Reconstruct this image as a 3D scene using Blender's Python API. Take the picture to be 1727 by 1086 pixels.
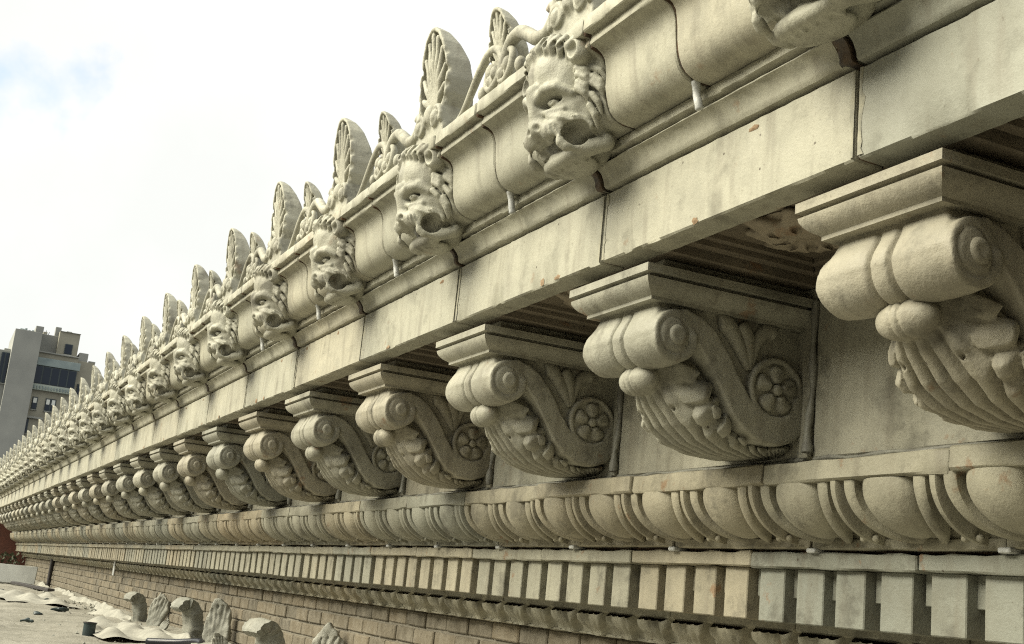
import bpy, bmesh, math, random
import numpy as np
from mathutils import Vector, Matrix

random.seed(7); rng = np.random.default_rng(7)
PI = math.pi
scene = bpy.context.scene
COL = scene.collection
for o in list(bpy.data.objects): bpy.data.objects.remove(o)

# ---------------------------------------------------------------- camera
# X runs into the wall, Y runs along the cornice away from the camera, Z is up; the eye is at the origin
YAW, PITCH, ROLL = 0.424925, 0.222327, 0.100613
fw = Vector((math.cos(PITCH)*math.sin(YAW), math.cos(PITCH)*math.cos(YAW), math.sin(PITCH)))
rt = Vector((math.cos(YAW), -math.sin(YAW), 0)); up = rt.cross(fw)
r2 = rt*math.cos(ROLL) + up*math.sin(ROLL); u2 = up*math.cos(ROLL) - rt*math.sin(ROLL)
cam_d = bpy.data.cameras.new('camera'); cam = bpy.data.objects.new('camera', cam_d); COL.objects.link(cam)
cam.matrix_world = Matrix(((r2.x, u2.x, -fw.x, 0), (r2.y, u2.y, -fw.y, 0), (r2.z, u2.z, -fw.z, 0), (0, 0, 0, 1)))
cam_d.sensor_width = 36; cam_d.sensor_fit = 'HORIZONTAL'; cam_d.lens = 2077.6/1727*36
cam_d.clip_start = 0.05; cam_d.clip_end = 4000
scene.camera = cam

# ---------------------------------------------------------------- world: bright broken overcast
SUN_EL, SUN_AZ = math.radians(35), math.radians(-72)     # azimuth from +Y towards +X; the light comes from the open left side
SKYW = 6.8
world = bpy.data.worlds.new('World'); scene.world = world; world.use_nodes = True
nt = world.node_tree; nt.nodes.clear()
def wn(t, **k):
    n = nt.nodes.new(t)
    for a, b in k.items(): setattr(n, a, b)
    return n
sky = wn('ShaderNodeTexSky', sky_type='NISHITA', sun_disc=False)
sky.sun_elevation = SUN_EL; sky.sun_rotation = SUN_AZ
bg1 = wn('ShaderNodeBackground'); bg1.inputs[1].default_value = 0.15
bg2 = wn('ShaderNodeBackground'); bg2.inputs[0].default_value = (0.985, 1.0, 0.965, 1); bg2.inputs[1].default_value = 0.53
tc = wn('ShaderNodeTexCoord'); mp = wn('ShaderNodeMapping'); mp.inputs['Location'].default_value = (0.0, 0.0, 0.0)
noi = wn('ShaderNodeTexNoise', noise_dimensions='4D'); noi.inputs['W'].default_value = SKYW; noi.inputs['Scale'].default_value = 2.6; noi.inputs['Detail'].default_value = 7
rmp = wn('ShaderNodeValToRGB'); rmp.color_ramp.elements[0].position = 0.33; rmp.color_ramp.elements[1].position = 0.378; rmp.color_ramp.elements[0].color = (0.0, 0.0, 0.0, 1)
mix = wn('ShaderNodeMixShader'); wo = wn('ShaderNodeOutputWorld')
L = nt.links.new
L(tc.outputs['Generated'], mp.inputs[0]); L(mp.outputs[0], noi.inputs['Vector']); L(noi.outputs[0], rmp.inputs[0])
L(sky.outputs[0], bg1.inputs[0]); L(rmp.outputs[0], mix.inputs[0]); L(bg1.outputs[0], mix.inputs[1]); L(bg2.outputs[0], mix.inputs[2])
n2_ = wn('ShaderNodeTexNoise', noise_dimensions='4D'); n2_.inputs['W'].default_value = 2.0; n2_.inputs['Scale'].default_value = 3.4; n2_.inputs['Detail'].default_value = 6
r2_ = wn('ShaderNodeMapRange'); r2_.inputs['From Min'].default_value = 0.42; r2_.inputs['From Max'].default_value = 0.62; r2_.inputs['To Min'].default_value = 0.555; r2_.inputs['To Max'].default_value = 0.62
L(tc.outputs['Generated'], n2_.inputs['Vector']); L(n2_.outputs[0], r2_.inputs['Value']); L(r2_.outputs[0], bg2.inputs[1])
L(mix.outputs[0], wo.inputs[0])

sun_d = bpy.data.lights.new('sun', 'SUN'); sun_d.energy = 5.0; sun_d.angle = math.radians(54); sun_d.color = (1, 0.94, 0.76)
sun = bpy.data.objects.new('sun', sun_d); COL.objects.link(sun)
sd = Vector((math.sin(SUN_AZ)*math.cos(SUN_EL), math.cos(SUN_AZ)*math.cos(SUN_EL), math.sin(SUN_EL)))
sun.rotation_euler = sd.to_track_quat('Z', 'Y').to_euler(); sun.location = sd*50

vs = scene.view_settings
vs.view_transform = 'Standard'; vs.look = 'None'; vs.gamma = 1; vs.use_curve_mapping = False; vs.exposure = 0.84
scene.render.engine = 'CYCLES'
scene.cycles.use_denoising = False; scene.cycles.use_adaptive_sampling = False; scene.cycles.sample_clamp_indirect = 4; scene.cycles.filter_width = 1.15
scene.cycles.max_bounces = 5; scene.cycles.diffuse_bounces = 2

# ---------------------------------------------------------------- materials
def M(name): 
    m = bpy.data.materials.new(name); m.use_nodes = True
    t = m.node_tree; b = t.nodes['Principled BSDF']
    return m, t, b
def node(t, typ, ins=None, **k):
    n = t.nodes.new(typ)
    for a, b in k.items(): setattr(n, a, b)
    for a, b in (ins or {}).items():
        if isinstance(b, bpy.types.NodeSocket): t.links.new(b, n.inputs[a])
        else: n.inputs[a].default_value = b
    return n
def rgba(c): return (c[0], c[1], c[2], 1)
def noise(t, pos, scale, detail=4, rough=0.55, stretch=None):
    v = pos
    if stretch:
        v = node(t, 'ShaderNodeMapping', {'Vector': pos, 'Scale': stretch}).outputs[0]
    return node(t, 'ShaderNodeTexNoise', {'Vector': v, 'Scale': scale, 'Detail': detail, 'Roughness': rough}).outputs[0]
def ramp(t, val, a, b, lo=0.0, hi=1.0):
    return node(t, 'ShaderNodeMapRange', {'Value': val, 'From Min': a, 'From Max': b, 'To Min': lo, 'To Max': hi}).outputs[0]
def mixc(t, f, a, b, mode='MIX'):
    n = t.nodes.new('ShaderNodeMix'); n.data_type = 'RGBA'; n.blend_type = mode
    for s, v in ((n.inputs[0], f), (n.inputs[6], a), (n.inputs[7], b)):
        if isinstance(v, bpy.types.NodeSocket): t.links.new(v, s)
        elif isinstance(v, (int, float)): s.default_value = v
        else: s.default_value = rgba(v)
    return n.outputs[2]
def math_(t, op, a, b=0.0):
    n = t.nodes.new('ShaderNodeMath'); n.operation = op
    for s, v in ((n.inputs[0], a), (n.inputs[1], b)):
        if isinstance(v, bpy.types.NodeSocket): t.links.new(v, s)
        else: s.default_value = v
    return n.outputs[0]

def terracotta(name, a, b, soot=0.25, rust=0.3, rough=0.55, bump=0.25, tinted=True, spread=1.0):
    m, t, bs = M(name)
    pos = node(t, 'ShaderNodeNewGeometry').outputs['Position']
    n1 = node(t, 'ShaderNodeSeparateColor', {'Color': node(t, 'ShaderNodeTexNoise', {'Vector': pos, 'Scale': 7.0, 'Detail': 5.0, 'Roughness': 0.68}).outputs['Color']})
    blot, so, ru = n1.outputs[0], n1.outputs[1], n1.outputs[2]
    c = mixc(t, ramp(t, noise(t, pos, 2.2, 3, 0.6), 0.35, 0.68), a, b)
    if tinted:
        at = node(t, 'ShaderNodeAttribute', attribute_type='OBJECT', attribute_name='tint').outputs['Fac']
        cool = mixc(t, ramp(t, at, 0.5, 0.0, 0, 0.85*spread), c, (0.215, 0.235, 0.21))
        c = mixc(t, ramp(t, at, 0.5, 1.0, 0, 0.75*spread), cool, (0.37, 0.28, 0.17))
    c = mixc(t, ramp(t, blot, 0.45, 0.72, 0, 0.45), c, tuple(x*0.55 for x in b))        # blotchy washed-out glaze
    st = noise(t, pos, 5, 2, 0.6, (4.5, 4.5, 0.55))                                         # run-down streaks
    c = mixc(t, ramp(t, st, 0.52, 0.74, 0, 0.42), c, (0.16, 0.14, 0.105))
    c = mixc(t, ramp(t, so, 0.54, 0.66, 0, soot), c, (0.075, 0.07, 0.055))               # soot
    c = mixc(t, ramp(t, ru, 0.64, 0.70, 0, rust), c, (0.22, 0.10, 0.035))                # rust
    gr = noise(t, pos, 230, 2, 0.7)
    c = mixc(t, ramp(t, gr, 0.35, 0.68, 0.0, 0.22), c, tuple(x*0.6 for x in b))          # sandy grain
    sp = noise(t, pos, 95, 2, 0.6)
    c = mixc(t, ramp(t, sp, 0.66, 0.76, 0, 0.45), c, (0.12, 0.10, 0.07))                 # pits
    vo = node(t, 'ShaderNodeTexVoronoi', {'Vector': pos, 'Scale': 24.0})
    spot = math_(t, 'MULTIPLY', ramp(t, vo.outputs['Distance'], 0.10, 0.07), math_(t, 'GREATER_THAN', node(t, 'ShaderNodeSeparateColor', {'Color': vo.outputs['Color']}).outputs[0], 0.965))
    c = mixc(t, math_(t, 'MULTIPLY', spot, 0.8), c, (0.06, 0.045, 0.03))
    t.links.new(c, bs.inputs['Base Color'])
    t.links.new(ramp(t, so, 0.3, 0.7, rough-0.08, rough+0.2), bs.inputs['Roughness'])
    bs.inputs['Specular IOR Level'].default_value = 0.3
    h = math_(t, 'ADD', math_(t, 'ADD', math_(t, 'MULTIPLY', sp, 0.4), math_(t, 'MULTIPLY', gr, 0.25)), noise(t, pos, 26, 4, 0.65))
    bp = node(t, 'ShaderNodeBump', {'Height': h, 'Strength': bump, 'Distance': 0.012})
    t.links.new(bp.outputs[0], bs.inputs['Normal'])
    return m

def simple(name, col, rough=0.7, var=0.25, scale=12, bump=0.2, metal=0.0, dist=0.01, col2=None):
    m, t, bs = M(name)
    pos = node(t, 'ShaderNodeNewGeometry').outputs['Position']
    n = noise(t, pos, scale, 6, 0.6)
    d = col2 or tuple(x*(1-var) for x in col)
    t.links.new(mixc(t, ramp(t, n, 0.35, 0.65), col, d), bs.inputs['Base Color'])
    bs.inputs['Roughness'].default_value = rough; bs.inputs['Metallic'].default_value = metal
    if bump:
        bp = node(t, 'ShaderNodeBump', {'Height': noise(t, pos, scale*4, 5), 'Strength': bump, 'Distance': dist})
        t.links.new(bp.outputs[0], bs.inputs['Normal'])
    return m

MAT = {}
MAT['corona'] = terracotta('cream_terracotta', (0.43, 0.415, 0.325), (0.365, 0.355, 0.28), soot=0.30, rust=0.4, bump=0.16, spread=0.6)
MAT['bracket'] = terracotta('bracket_terracotta', (0.41, 0.395, 0.315), (0.30, 0.29, 0.23), soot=0.50, rust=0.5, bump=0.26, spread=0.9)
MAT['course'] = terracotta('course_terracotta', (0.375, 0.355, 0.27), (0.285, 0.27, 0.205), soot=0.55, rust=0.6, bump=0.26, spread=0.85)
MAT['crest'] = terracotta('weathered_terracotta', (0.46, 0.45, 0.36), (0.33, 0.32, 0.255), soot=0.62, rust=0.3, bump=0.26, spread=0.5)
MAT['deep'] = terracotta('shaded_coffer_terracotta', (0.23, 0.195, 0.145), (0.155, 0.13, 0.095), soot=0.3, rust=0.6, bump=0.3, tinted=False)  # brown base lowered further to put the soffit's shade into the colour
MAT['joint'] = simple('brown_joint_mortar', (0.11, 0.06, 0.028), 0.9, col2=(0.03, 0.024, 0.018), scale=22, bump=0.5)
MAT['caulk'] = simple('grey_caulk', (0.25, 0.25, 0.21), 0.6, col2=(0.15, 0.145, 0.125), scale=18)
MAT['scar'] = simple('bare_clay', (0.30, 0.215, 0.13), 0.9, col2=(0.17, 0.11, 0.06), scale=40)
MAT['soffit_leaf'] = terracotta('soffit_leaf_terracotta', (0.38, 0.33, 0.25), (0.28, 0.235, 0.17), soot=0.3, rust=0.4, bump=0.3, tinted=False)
MAT['sealant'] = simple('old_dark_sealant', (0.07, 0.062, 0.055), 0.7, col2=(0.10, 0.065, 0.035), scale=30)
MAT['smear'] = simple('pale_mortar_smear', (0.40, 0.38, 0.28), 0.8, col2=(0.24, 0.235, 0.19), scale=14)
MAT['lead'] = simple('pale_lead', (0.55, 0.56, 0.54), 0.5, 0.35, 20)
MAT['mortar'] = simple('wall_mortar', (0.27, 0.245, 0.19), 0.95, 0.35, 20, 0.6)

def brick_mat():
    m, t, bs = M('brown_brick')
    pos = node(t, 'ShaderNodeNewGeometry').outputs['Position']
    at = node(t, 'ShaderNodeAttribute', attribute_type='OBJECT', attribute_name='tint').outputs['Fac']
    c = mixc(t, at, (0.10, 0.088, 0.062), (0.20, 0.165, 0.11))
    c = mixc(t, ramp(t, noise(t, pos, 14, 7, 0.65), 0.4, 0.72, 0, 0.65), c, (0.30, 0.27, 0.21))
    c = mixc(t, ramp(t, noise(t, pos, 60, 4), 0.55, 0.75, 0, 0.6), c, (0.05, 0.04, 0.03))
    t.links.new(c, bs.inputs['Base Color']); bs.inputs['Roughness'].default_value = 0.9
    bp = node(t, 'ShaderNodeBump', {'Height': noise(t, pos, 70, 5), 'Strength': 0.5, 'Distance': 0.01})
    t.links.new(bp.outputs[0], bs.inputs['Normal'])
    return m
MAT['brick'] = brick_mat()

def roof_mat():
    m, t, bs = M('dusty_roof_tarp')
    pos = node(t, 'ShaderNodeNewGeometry').outputs['Position']
    c = mixc(t, ramp(t, noise(t, pos, 1.6, 7, 0.62), 0.36, 0.62), (0.31, 0.295, 0.245), (0.21, 0.20, 0.16))
    c = mixc(t, ramp(t, noise(t, pos, 3.2, 8, 0.7, (2.2, 0.8, 1)), 0.56, 0.66, 0, 0.75), c, (0.19, 0.18, 0.14))
    c = mixc(t, ramp(t, noise(t, pos, 14, 6, 0.7), 0.62, 0.69, 0, 0.85), c, (0.06, 0.06, 0.055))
    c = mixc(t, ramp(t, noise(t, pos, 60, 3, 0.6), 0.62, 0.72, 0, 0.6), c, (0.12, 0.11, 0.09))
    t.links.new(c, bs.inputs['Base Color']); bs.inputs['Roughness'].default_value = 0.9
    bp = node(t, 'ShaderNodeBump', {'Height': noise(t, pos, 22, 7, 0.65), 'Strength': 0.6, 'Distance': 0.03})
    t.links.new(bp.outputs[0], bs.inputs['Normal'])
    return m
MAT['roof'] = roof_mat()
MAT['cloth'] = simple('dirty_white_cloth', (0.38, 0.37, 0.315), 0.9, 0.3, 9, 0.4)
MAT['black'] = simple('black_rubber', (0.012, 0.014, 0.02), 0.35, 0.3, 8, 0.1)
MAT['dark_iron'] = simple('dark_iron', (0.035, 0.03, 0.03), 0.6, 0.4, 12, 0.2)
MAT['red'] = simple('red_brick_bulkhead', (0.19, 0.075, 0.05), 0.85, col2=(0.13, 0.06, 0.045), scale=3.0, bump=0.3)
MAT['wing'] = simple('light_blocker_brick', (0.06, 0.05, 0.04), 0.9, 0.3, 6, 0.3)  # for the unseen wing and buildings added to block light
MAT['slab'] = simple('pale_grey_sheet', (0.42, 0.43, 0.40), 0.7, 0.25, 3, 0.2)
MAT['weed'] = simple('dark_weed', (0.05, 0.06, 0.025), 0.8, 0.5, 14, 0.0)
MAT['concrete'] = simple('far_concrete', (0.27, 0.275, 0.25), 0.9, col2=(0.20, 0.205, 0.19), scale=0.22, bump=0.0)
MAT['beige'] = simple('far_beige_brick', (0.29, 0.28, 0.225), 0.9, col2=(0.22, 0.21, 0.165), scale=0.3, bump=0.0)
MAT['bluish'] = simple('far_blue_grey_panel', (0.25, 0.30, 0.29), 0.8, col2=(0.16, 0.20, 0.205), scale=0.5, bump=0.0)
MAT['pale'] = simple('far_pale_band', (0.38, 0.42, 0.36), 0.8, col2=(0.24, 0.28, 0.25), scale=0.8, bump=0.0)
MAT['frame'] = simple('far_window_frame', (0.035, 0.05, 0.055), 0.6, 0.2, 1, 0.0)
MAT['blind'] = simple('window_blind', (0.62, 0.64, 0.60), 0.8, 0.1, 1, 0.0)
def glass_mat():
    m, t, bs = M('dark_window_glass')
    bs.inputs['Base Color'].default_value = (0.008, 0.016, 0.03, 1); bs.inputs['Roughness'].default_value = 0.12
    bs.inputs['Specular IOR Level'].default_value = 0.25
    return m
MAT['glass'] = glass_mat()
MAT['street'] = simple('street_ground', (0.12, 0.12, 0.12), 0.9, 0.3, 0.05, 0.0)

# ---------------------------------------------------------------- mesh helpers
def mesh_from(name, V, F, smooth=35):
    me = bpy.data.meshes.new(name)
    me.from_pydata([tuple(v) for v in V], [], [tuple(f) for f in F])
    bm = bmesh.new(); bm.from_mesh(me); bmesh.ops.recalc_face_normals(bm, faces=bm.faces); bm.to_mesh(me); bm.free()
    finish(me, smooth); return me
def finish(me, smooth):
    me.validate(); me.update()
    if smooth:
        me.polygons.foreach_set('use_smooth', [True]*len(me.polygons))
        if smooth < 180: me.set_sharp_from_angle(angle=math.radians(smooth))
    me.update()
def mesh_np(name, V, Q, smooth=180):
    me = bpy.data.meshes.new(name)
    me.vertices.add(len(V)); me.vertices.foreach_set('co', np.asarray(V, np.float32).ravel())
    n = len(Q); me.loops.add(n*4); me.loops.foreach_set('vertex_index', np.asarray(Q, np.int32).ravel())
    me.polygons.add(n); me.polygons.foreach_set('loop_start', np.arange(0, n*4, 4, dtype=np.int32))
    me.update(calc_edges=True)
    finish(me, smooth); return me
def obj(name, me, mat, parent=None, loc=None, rot=None, tint=None):
    o = bpy.data.objects.new(name, me); COL.objects.link(o)
    if mat is not None and me is not None and len(me.materials) == 0: me.materials.append(MAT[mat])
    if parent is not None: o.parent = parent
    if loc is not None: o.location = loc
    if rot is not None: o.rotation_euler = rot
    if tint is not None: o['tint'] = float(tint)
    return o
def tag(o, label, cat=None, group=None, kind=None):
    if label: o['label'] = label
    if cat: o['category'] = cat
    if group: o['group'] = group
    if kind: o['kind'] = kind
    return o
def empty(name, loc=(0, 0, 0), rot=(0, 0, 0)):
    o = bpy.data.objects.new(name, None); COL.objects.link(o); o.location = loc; o.rotation_euler = rot
    o.empty_display_size = 0.1
    return o

def box(x0, x1, y0, y1, z0, z1, b=0.004):
    """bevelled box: every corner cut by b"""
    V = []; F = []
    b = min(b, (x1-x0)/3, (y1-y0)/3, (z1-z0)/3)
    idx = {}
    for i, (xa, sx) in enumerate(((x0, 1), (x1, -1))):
        for j, (ya, sy) in enumerate(((y0, 1), (y1, -1))):
            for k, (za, sz) in enumerate(((z0, 1), (z1, -1))):
                for ax in range(3):
                    p = [xa+sx*b, ya+sy*b, za+sz*b]; p[ax] = (xa, ya, za)[ax]
                    idx[(i, j, k, ax)] = len(V); V.append(p)
    g = lambda i, j, k, a: idx[(i, j, k, a)]
    for ax in range(3):
        for s in (0, 1):
            cs = [(0, 0), (1, 0), (1, 1), (0, 1)]
            q = []
            for (m, n) in cs:
                c = [0, 0, 0]; c[ax] = s; c[(ax+1) % 3] = m; c[(ax+2) % 3] = n
                q.append(g(*c, ax))
            F.append(q if s else q[::-1])
    for ax in range(3):       # edges parallel to ax
        a1, a2 = (ax+1) % 3, (ax+2) % 3
        for m in (0, 1):
            for n in (0, 1):
                c0 = [0, 0, 0]; c0[a1] = m; c0[a2] = n; c1 = list(c0); c1[ax] = 1
                q = [g(*c0, a1), g(*c1, a1), g(*c1, a2), g(*c0, a2)]
                F.append(q if (m == n) else q[::-1])
    for i in (0, 1):
        for j in (0, 1):
            for k in (0, 1):
                q = [g(i, j, k, 0), g(i, j, k, 1), g(i, j, k, 2)]
                F.append(q if (i+j+k) % 2 == 1 else q[::-1])
    return V, F
def box_mesh(name, *a, b=0.004, smooth=0): 
    V, F = box(*a, b=b); return mesh_from(name, V, F, smooth)
class MB:
    def __init__(s): s.V = []; s.F = []
    def add(s, VF):
        V, F = VF; n = len(s.V); s.V += [tuple(v) for v in V]; s.F += [tuple(i+n for i in f) for f in F]; return s
    def mesh(s, name, smooth=35): return mesh_from(name, s.V, s.F, smooth)

def prism(prof, y0, y1, seg=0.05, inset=0.004, jit=0.0012, chips=(), seed=0):
    """closed profile [(x,z)...] swept along y with softened ends, a little waviness and chipped arrises.
    chips: list of (profile index, chance, size)"""
    r = np.random.default_rng(seed)
    P = np.array(prof, float); n = len(P)
    nrm = []
    for i in range(n):
        e0 = P[i]-P[i-1]; e1 = P[(i+1) % n]-P[i]
        e = e0/(np.linalg.norm(e0)+1e-9) + e1/(np.linalg.norm(e1)+1e-9)
        v = np.array([e[1], -e[0]]); nrm.append(v/(np.linalg.norm(v)+1e-9))
    nrm = np.array(nrm)
    area = 0.5*sum(P[i-1][0]*P[i][1]-P[i][0]*P[i-1][1] for i in range(n))
    if area < 0: nrm = -nrm
    k = max(2, int((y1-y0)/seg))
    ys = [y0, y0+inset] + [y0+inset+(y1-y0-2*inset)*i/k for i in range(1, k)] + [y1-inset, y1]
    V = []
    w = r.normal(0, 1, (len(ys), n))
    for j, y in enumerate(ys):
        d = -inset if j in (0, len(ys)-1) else 0.0
        Q = P + nrm*(d + jit*w[j][:, None])
        for (ci, ch, sz) in chips:
            if r.random() < ch: Q[ci] -= nrm[ci]*sz*r.random()
        for q in Q: V.append((q[0], y, q[1]))
    F = []
    m = len(ys)
    for j in range(m-1):
        for i in range(n):
            a = j*n+i; b = j*n+(i+1) % n
            F.append((a, b, b+n, a+n) if area < 0 else (a, a+n, b+n, b))
    cap0 = tuple(range(n)); cap1 = tuple((m-1)*n+i for i in range(n))
    if area < 0: F += [cap0[::-1], cap1]
    else: F += [cap0, cap1[::-1]]
    return V, F

def tube(path, r, sides=8, closed_ends=True, flat=None):
    """tube along 3-D path; r scalar or list; flat=(axis vector, factor) squashes the section"""
    path = [Vector(p) for p in path]; n = len(path)
    V = []; F = []
    prev = None
    for i, p in enumerate(path):
        t = (path[min(i+1, n-1)]-path[max(i-1, 0)]).normalized()
        if prev is None:
            a = Vector((0, 0, 1)) if abs(t.z) < 0.9 else Vector((1, 0, 0))
            u = t.cross(a).normalized()
        else:
            u = (prev - t*prev.dot(t)).normalized()
        prev = u; v = t.cross(u)
        rr = r[i] if isinstance(r, (list, tuple, np.ndarray)) else r
        for k in range(sides):
            a = 2*PI*k/sides
            V.append(p + u*(rr*math.cos(a)) + v*(rr*math.sin(a)))
    for i in range(n-1):
        for k in range(sides):
            a = i*sides+k; b = i*sides+(k+1) % sides
            F.append((a, b, b+sides, a+sides))
    if closed_ends:
        F.append(tuple(range(sides))[::-1]); F.append(tuple((n-1)*sides+k for k in range(sides)))
    return V, F
def smooth_path(pts, m=6):
    """Catmull-Rom"""
    P = [np.array(p, float) for p in pts]; P = [2*P[0]-P[1]] + P + [2*P[-1]-P[-2]]
    out = []
    for i in range(1, len(P)-2):
        for k in range(m):
            t = k/m
            out.append(0.5*((2*P[i]) + (-P[i-1]+P[i+1])*t + (2*P[i-1]-5*P[i]+4*P[i+1]-P[i+2])*t*t + (-P[i-1]+3*P[i]-3*P[i+1]+P[i+2])*t**3))
    out.append(P[-2]); return out
def lathe_y(prof, cx, cz, sides=24, a0=0, a1=2*PI):
    """profile [(y, r)] around the axis parallel to y at (cx, cz)"""
    V = []; F = []; n = len(prof)
    for y, r in prof:
        for k in range(sides):
            a = 2*PI*k/sides; V.append((cx+r*math.cos(a), y, cz+r*math.sin(a)))
    for i in range(n-1):
        for k in range(sides):
            a = i*sides+k; b = i*sides+(k+1) % sides
            F.append((a, b, b+sides, a+sides))
    F.append(tuple(range(sides))[::-1]); F.append(tuple((n-1)*sides+k for k in range(sides)))
    return V, F

# ---------------------------------------------------------------- sculpting with distance fields
def grid(lo, hi, h):
    ax = [np.arange(a-2*h, b+3*h, h) for a, b in zip(lo, hi)]
    return ax[0][:, None, None], ax[1][None, :, None], ax[2][None, None, :], np.array([ax[0][0], ax[1][0], ax[2][0]])
def smin(a, b, k):
    if k <= 0: return np.minimum(a, b)
    h = np.clip(0.5+0.5*(b-a)/k, 0, 1)
    return b*(1-h)+a*h - k*h*(1-h)
def smax(a, b, k): return -smin(-a, -b, k)
def ell(G, c, r):
    q = np.sqrt(((G[0]-c[0])/r[0])**2+((G[1]-c[1])/r[1])**2+((G[2]-c[2])/r[2])**2)
    return (q-1)*min(r)
def rell(G, c, r, ang, ax):
    """ellipsoid turned by ang about local axis ax"""
    d = [G[0]-c[0], G[1]-c[1], G[2]-c[2]]
    i, j = [(1, 2), (0, 2), (0, 1)][ax]
    ca, sa = math.cos(ang), math.sin(ang)
    di = d[i]*ca + d[j]*sa; dj = -d[i]*sa + d[j]*ca
    d[i] = di; d[j] = dj
    return (np.sqrt((d[0]/r[0])**2+(d[1]/r[1])**2+(d[2]/r[2])**2)-1)*min(r)
def cap(G, a, b, ra, rb=None):
    rb = ra if rb is None else rb
    a = np.array(a, float); b = np.array(b, float); ab = b-a; L2 = ab@ab+1e-12
    t = np.clip(((G[0]-a[0])*ab[0]+(G[1]-a[1])*ab[1]+(G[2]-a[2])*ab[2])/L2, 0, 1)
    return np.sqrt((G[0]-a[0]-t*ab[0])**2+(G[1]-a[1]-t*ab[1])**2+(G[2]-a[2]-t*ab[2])**2) - (ra+(rb-ra)*t)
def chain(G, pts, rs, k=0.006):
    d = None
    for i in range(len(pts)-1):
        c = cap(G, pts[i], pts[i+1], rs[i], rs[i+1])
        d = c if d is None else np.minimum(d, c)
    return d
def poly2(px, pz, poly):
    """signed distance to a polygon in the plane"""
    d = np.full(np.broadcast(px, pz).shape, 1e9); s = np.ones_like(d)
    n = len(poly)
    for i in range(n):
        ax_, az_ = poly[i]; bx_, bz_ = poly[i-1]
        ex, ez = bx_-ax_, bz_-az_; wx, wz = px-ax_, pz-az_
        t = np.clip((wx*ex+wz*ez)/(ex*ex+ez*ez+1e-12), 0, 1)
        d = np.minimum(d, (wx-ex*t)**2+(wz-ez*t)**2)
        c1 = pz >= az_; c2 = pz < bz_; c3 = ex*wz > ez*wx
        fl = (c1 & c2 & c3) | (~c1 & ~c2 & ~c3)
        s = np.where(fl, -s, s)
    return s*np.sqrt(d)
def line2(px, pz, pts, hw):
    """distance to a thick polyline; hw per point"""
    d = None
    for i in range(len(pts)-1):
        a = np.array(pts[i]); e = np.array(pts[i+1])-a; L2 = e@e+1e-12
        t = np.clip(((px-a[0])*e[0]+(pz-a[1])*e[1])/L2, 0, 1)
        q = np.sqrt((px-a[0]-t*e[0])**2+(pz-a[1]-t*e[1])**2)-(hw[i]+(hw[i+1]-hw[i])*t)
        d = q if d is None else np.minimum(d, q)
    return d
def param2(px, pz, pts):
    """arc parameter 0..1 of the nearest point of a polyline"""
    P = np.array(pts, float); seg = np.linalg.norm(np.diff(P, axis=0), axis=1); cum = np.concatenate([[0], np.cumsum(seg)])/seg.sum()
    best = None; s = None
    for i in range(len(P)-1):
        e = P[i+1]-P[i]; L2 = e@e
        t = np.clip(((px-P[i][0])*e[0]+(pz-P[i][1])*e[1])/L2, 0, 1)
        q = (px-P[i][0]-t*e[0])**2+(pz-P[i][1]-t*e[1])**2
        u = cum[i]+(cum[i+1]-cum[i])*t
        if best is None: best, s = q, u
        else: s = np.where(q < best, u, s); best = np.minimum(q, best)
    return s
def vnoise(G, f, seed=0):
    """cheap smooth pseudo-noise, about -1..1"""
    r = np.random.default_rng(seed); out = 0.0
    for i in range(5):
        w = r.normal(0, 1, 3); w = w/np.linalg.norm(w)*f*(0.7+0.7*r.random()); p = r.random()*6.28
        out = out + np.sin(w[0]*G[0]+w[1]*G[1]+w[2]*G[2]+p)
    return out/3.0
def nets(D, o, h):
    D = D.astype(np.float32).copy()
    for ax in range(3):
        sl = [slice(None)]*3
        for e in (0, -1): sl[ax] = e; D[tuple(sl)] = np.maximum(D[tuple(sl)], h*0.5)
    nx, ny, nz = D.shape
    acc = np.zeros((nx-1, ny-1, nz-1, 3), np.float32); cnt = np.zeros((nx-1, ny-1, nz-1), np.float32)
    def S(c): return D[c[0]:nx-1+c[0], c[1]:ny-1+c[1], c[2]:nz-1+c[2]]
    for ax in range(3):
        o1, o2 = [(1, 2), (0, 2), (0, 1)][ax]
        for m in (0, 1):
            for n in (0, 1):
                a = [0, 0, 0]; a[o1] = m; a[o2] = n; b = list(a); b[ax] = 1
                A = S(a); B = S(b); k = (A < 0) != (B < 0)
                t = A[k]/(A[k]-B[k]+1e-20)
                p = np.zeros((len(t), 3), np.float32); p[:, o1] = m; p[:, o2] = n; p[:, ax] = t
                acc[k] += p; cnt[k] += 1
    act = cnt > 0
    idx = np.full(act.shape, -1, np.int64); ii = np.argwhere(act); idx[act] = np.arange(len(ii))
    V = (ii + acc[act]/cnt[act][:, None])*h + o
    s = D < 0; Q = []
    for ax in range(3):
        o1, o2 = [(1, 2), (2, 0), (0, 1)][ax]
        lo = [slice(None)]*3; lo[ax] = slice(0, -1); hi = [slice(None)]*3; hi[ax] = slice(1, None)
        for q in (o1, o2): lo[q] = slice(1, -1); hi[q] = slice(1, -1)
        a = s[tuple(lo)]; b = s[tuple(hi)]
        for flip, k in ((False, a & ~b), (True, ~a & b)):
            e = np.argwhere(k)
            if len(e) == 0: continue
            base = e.copy(); base[:, o1] += 1; base[:, o2] += 1
            def cell(d1, d2):
                c = base.copy(); c[:, o1] += d1; c[:, o2] += d2
                return idx[c[:, 0], c[:, 1], c[:, 2]]
            q = np.stack([cell(-1, -1), cell(0, -1), cell(0, 0), cell(-1, 0)], 1)
            Q.append(q[:, ::-1] if flip else q)
    return V, np.concatenate(Q)
def sculpt(name, D, o, h, smooth=180):
    V, Q = nets(np.broadcast_to(D, D.shape), o, h)
    return mesh_np(name, V, Q, smooth)

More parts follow.
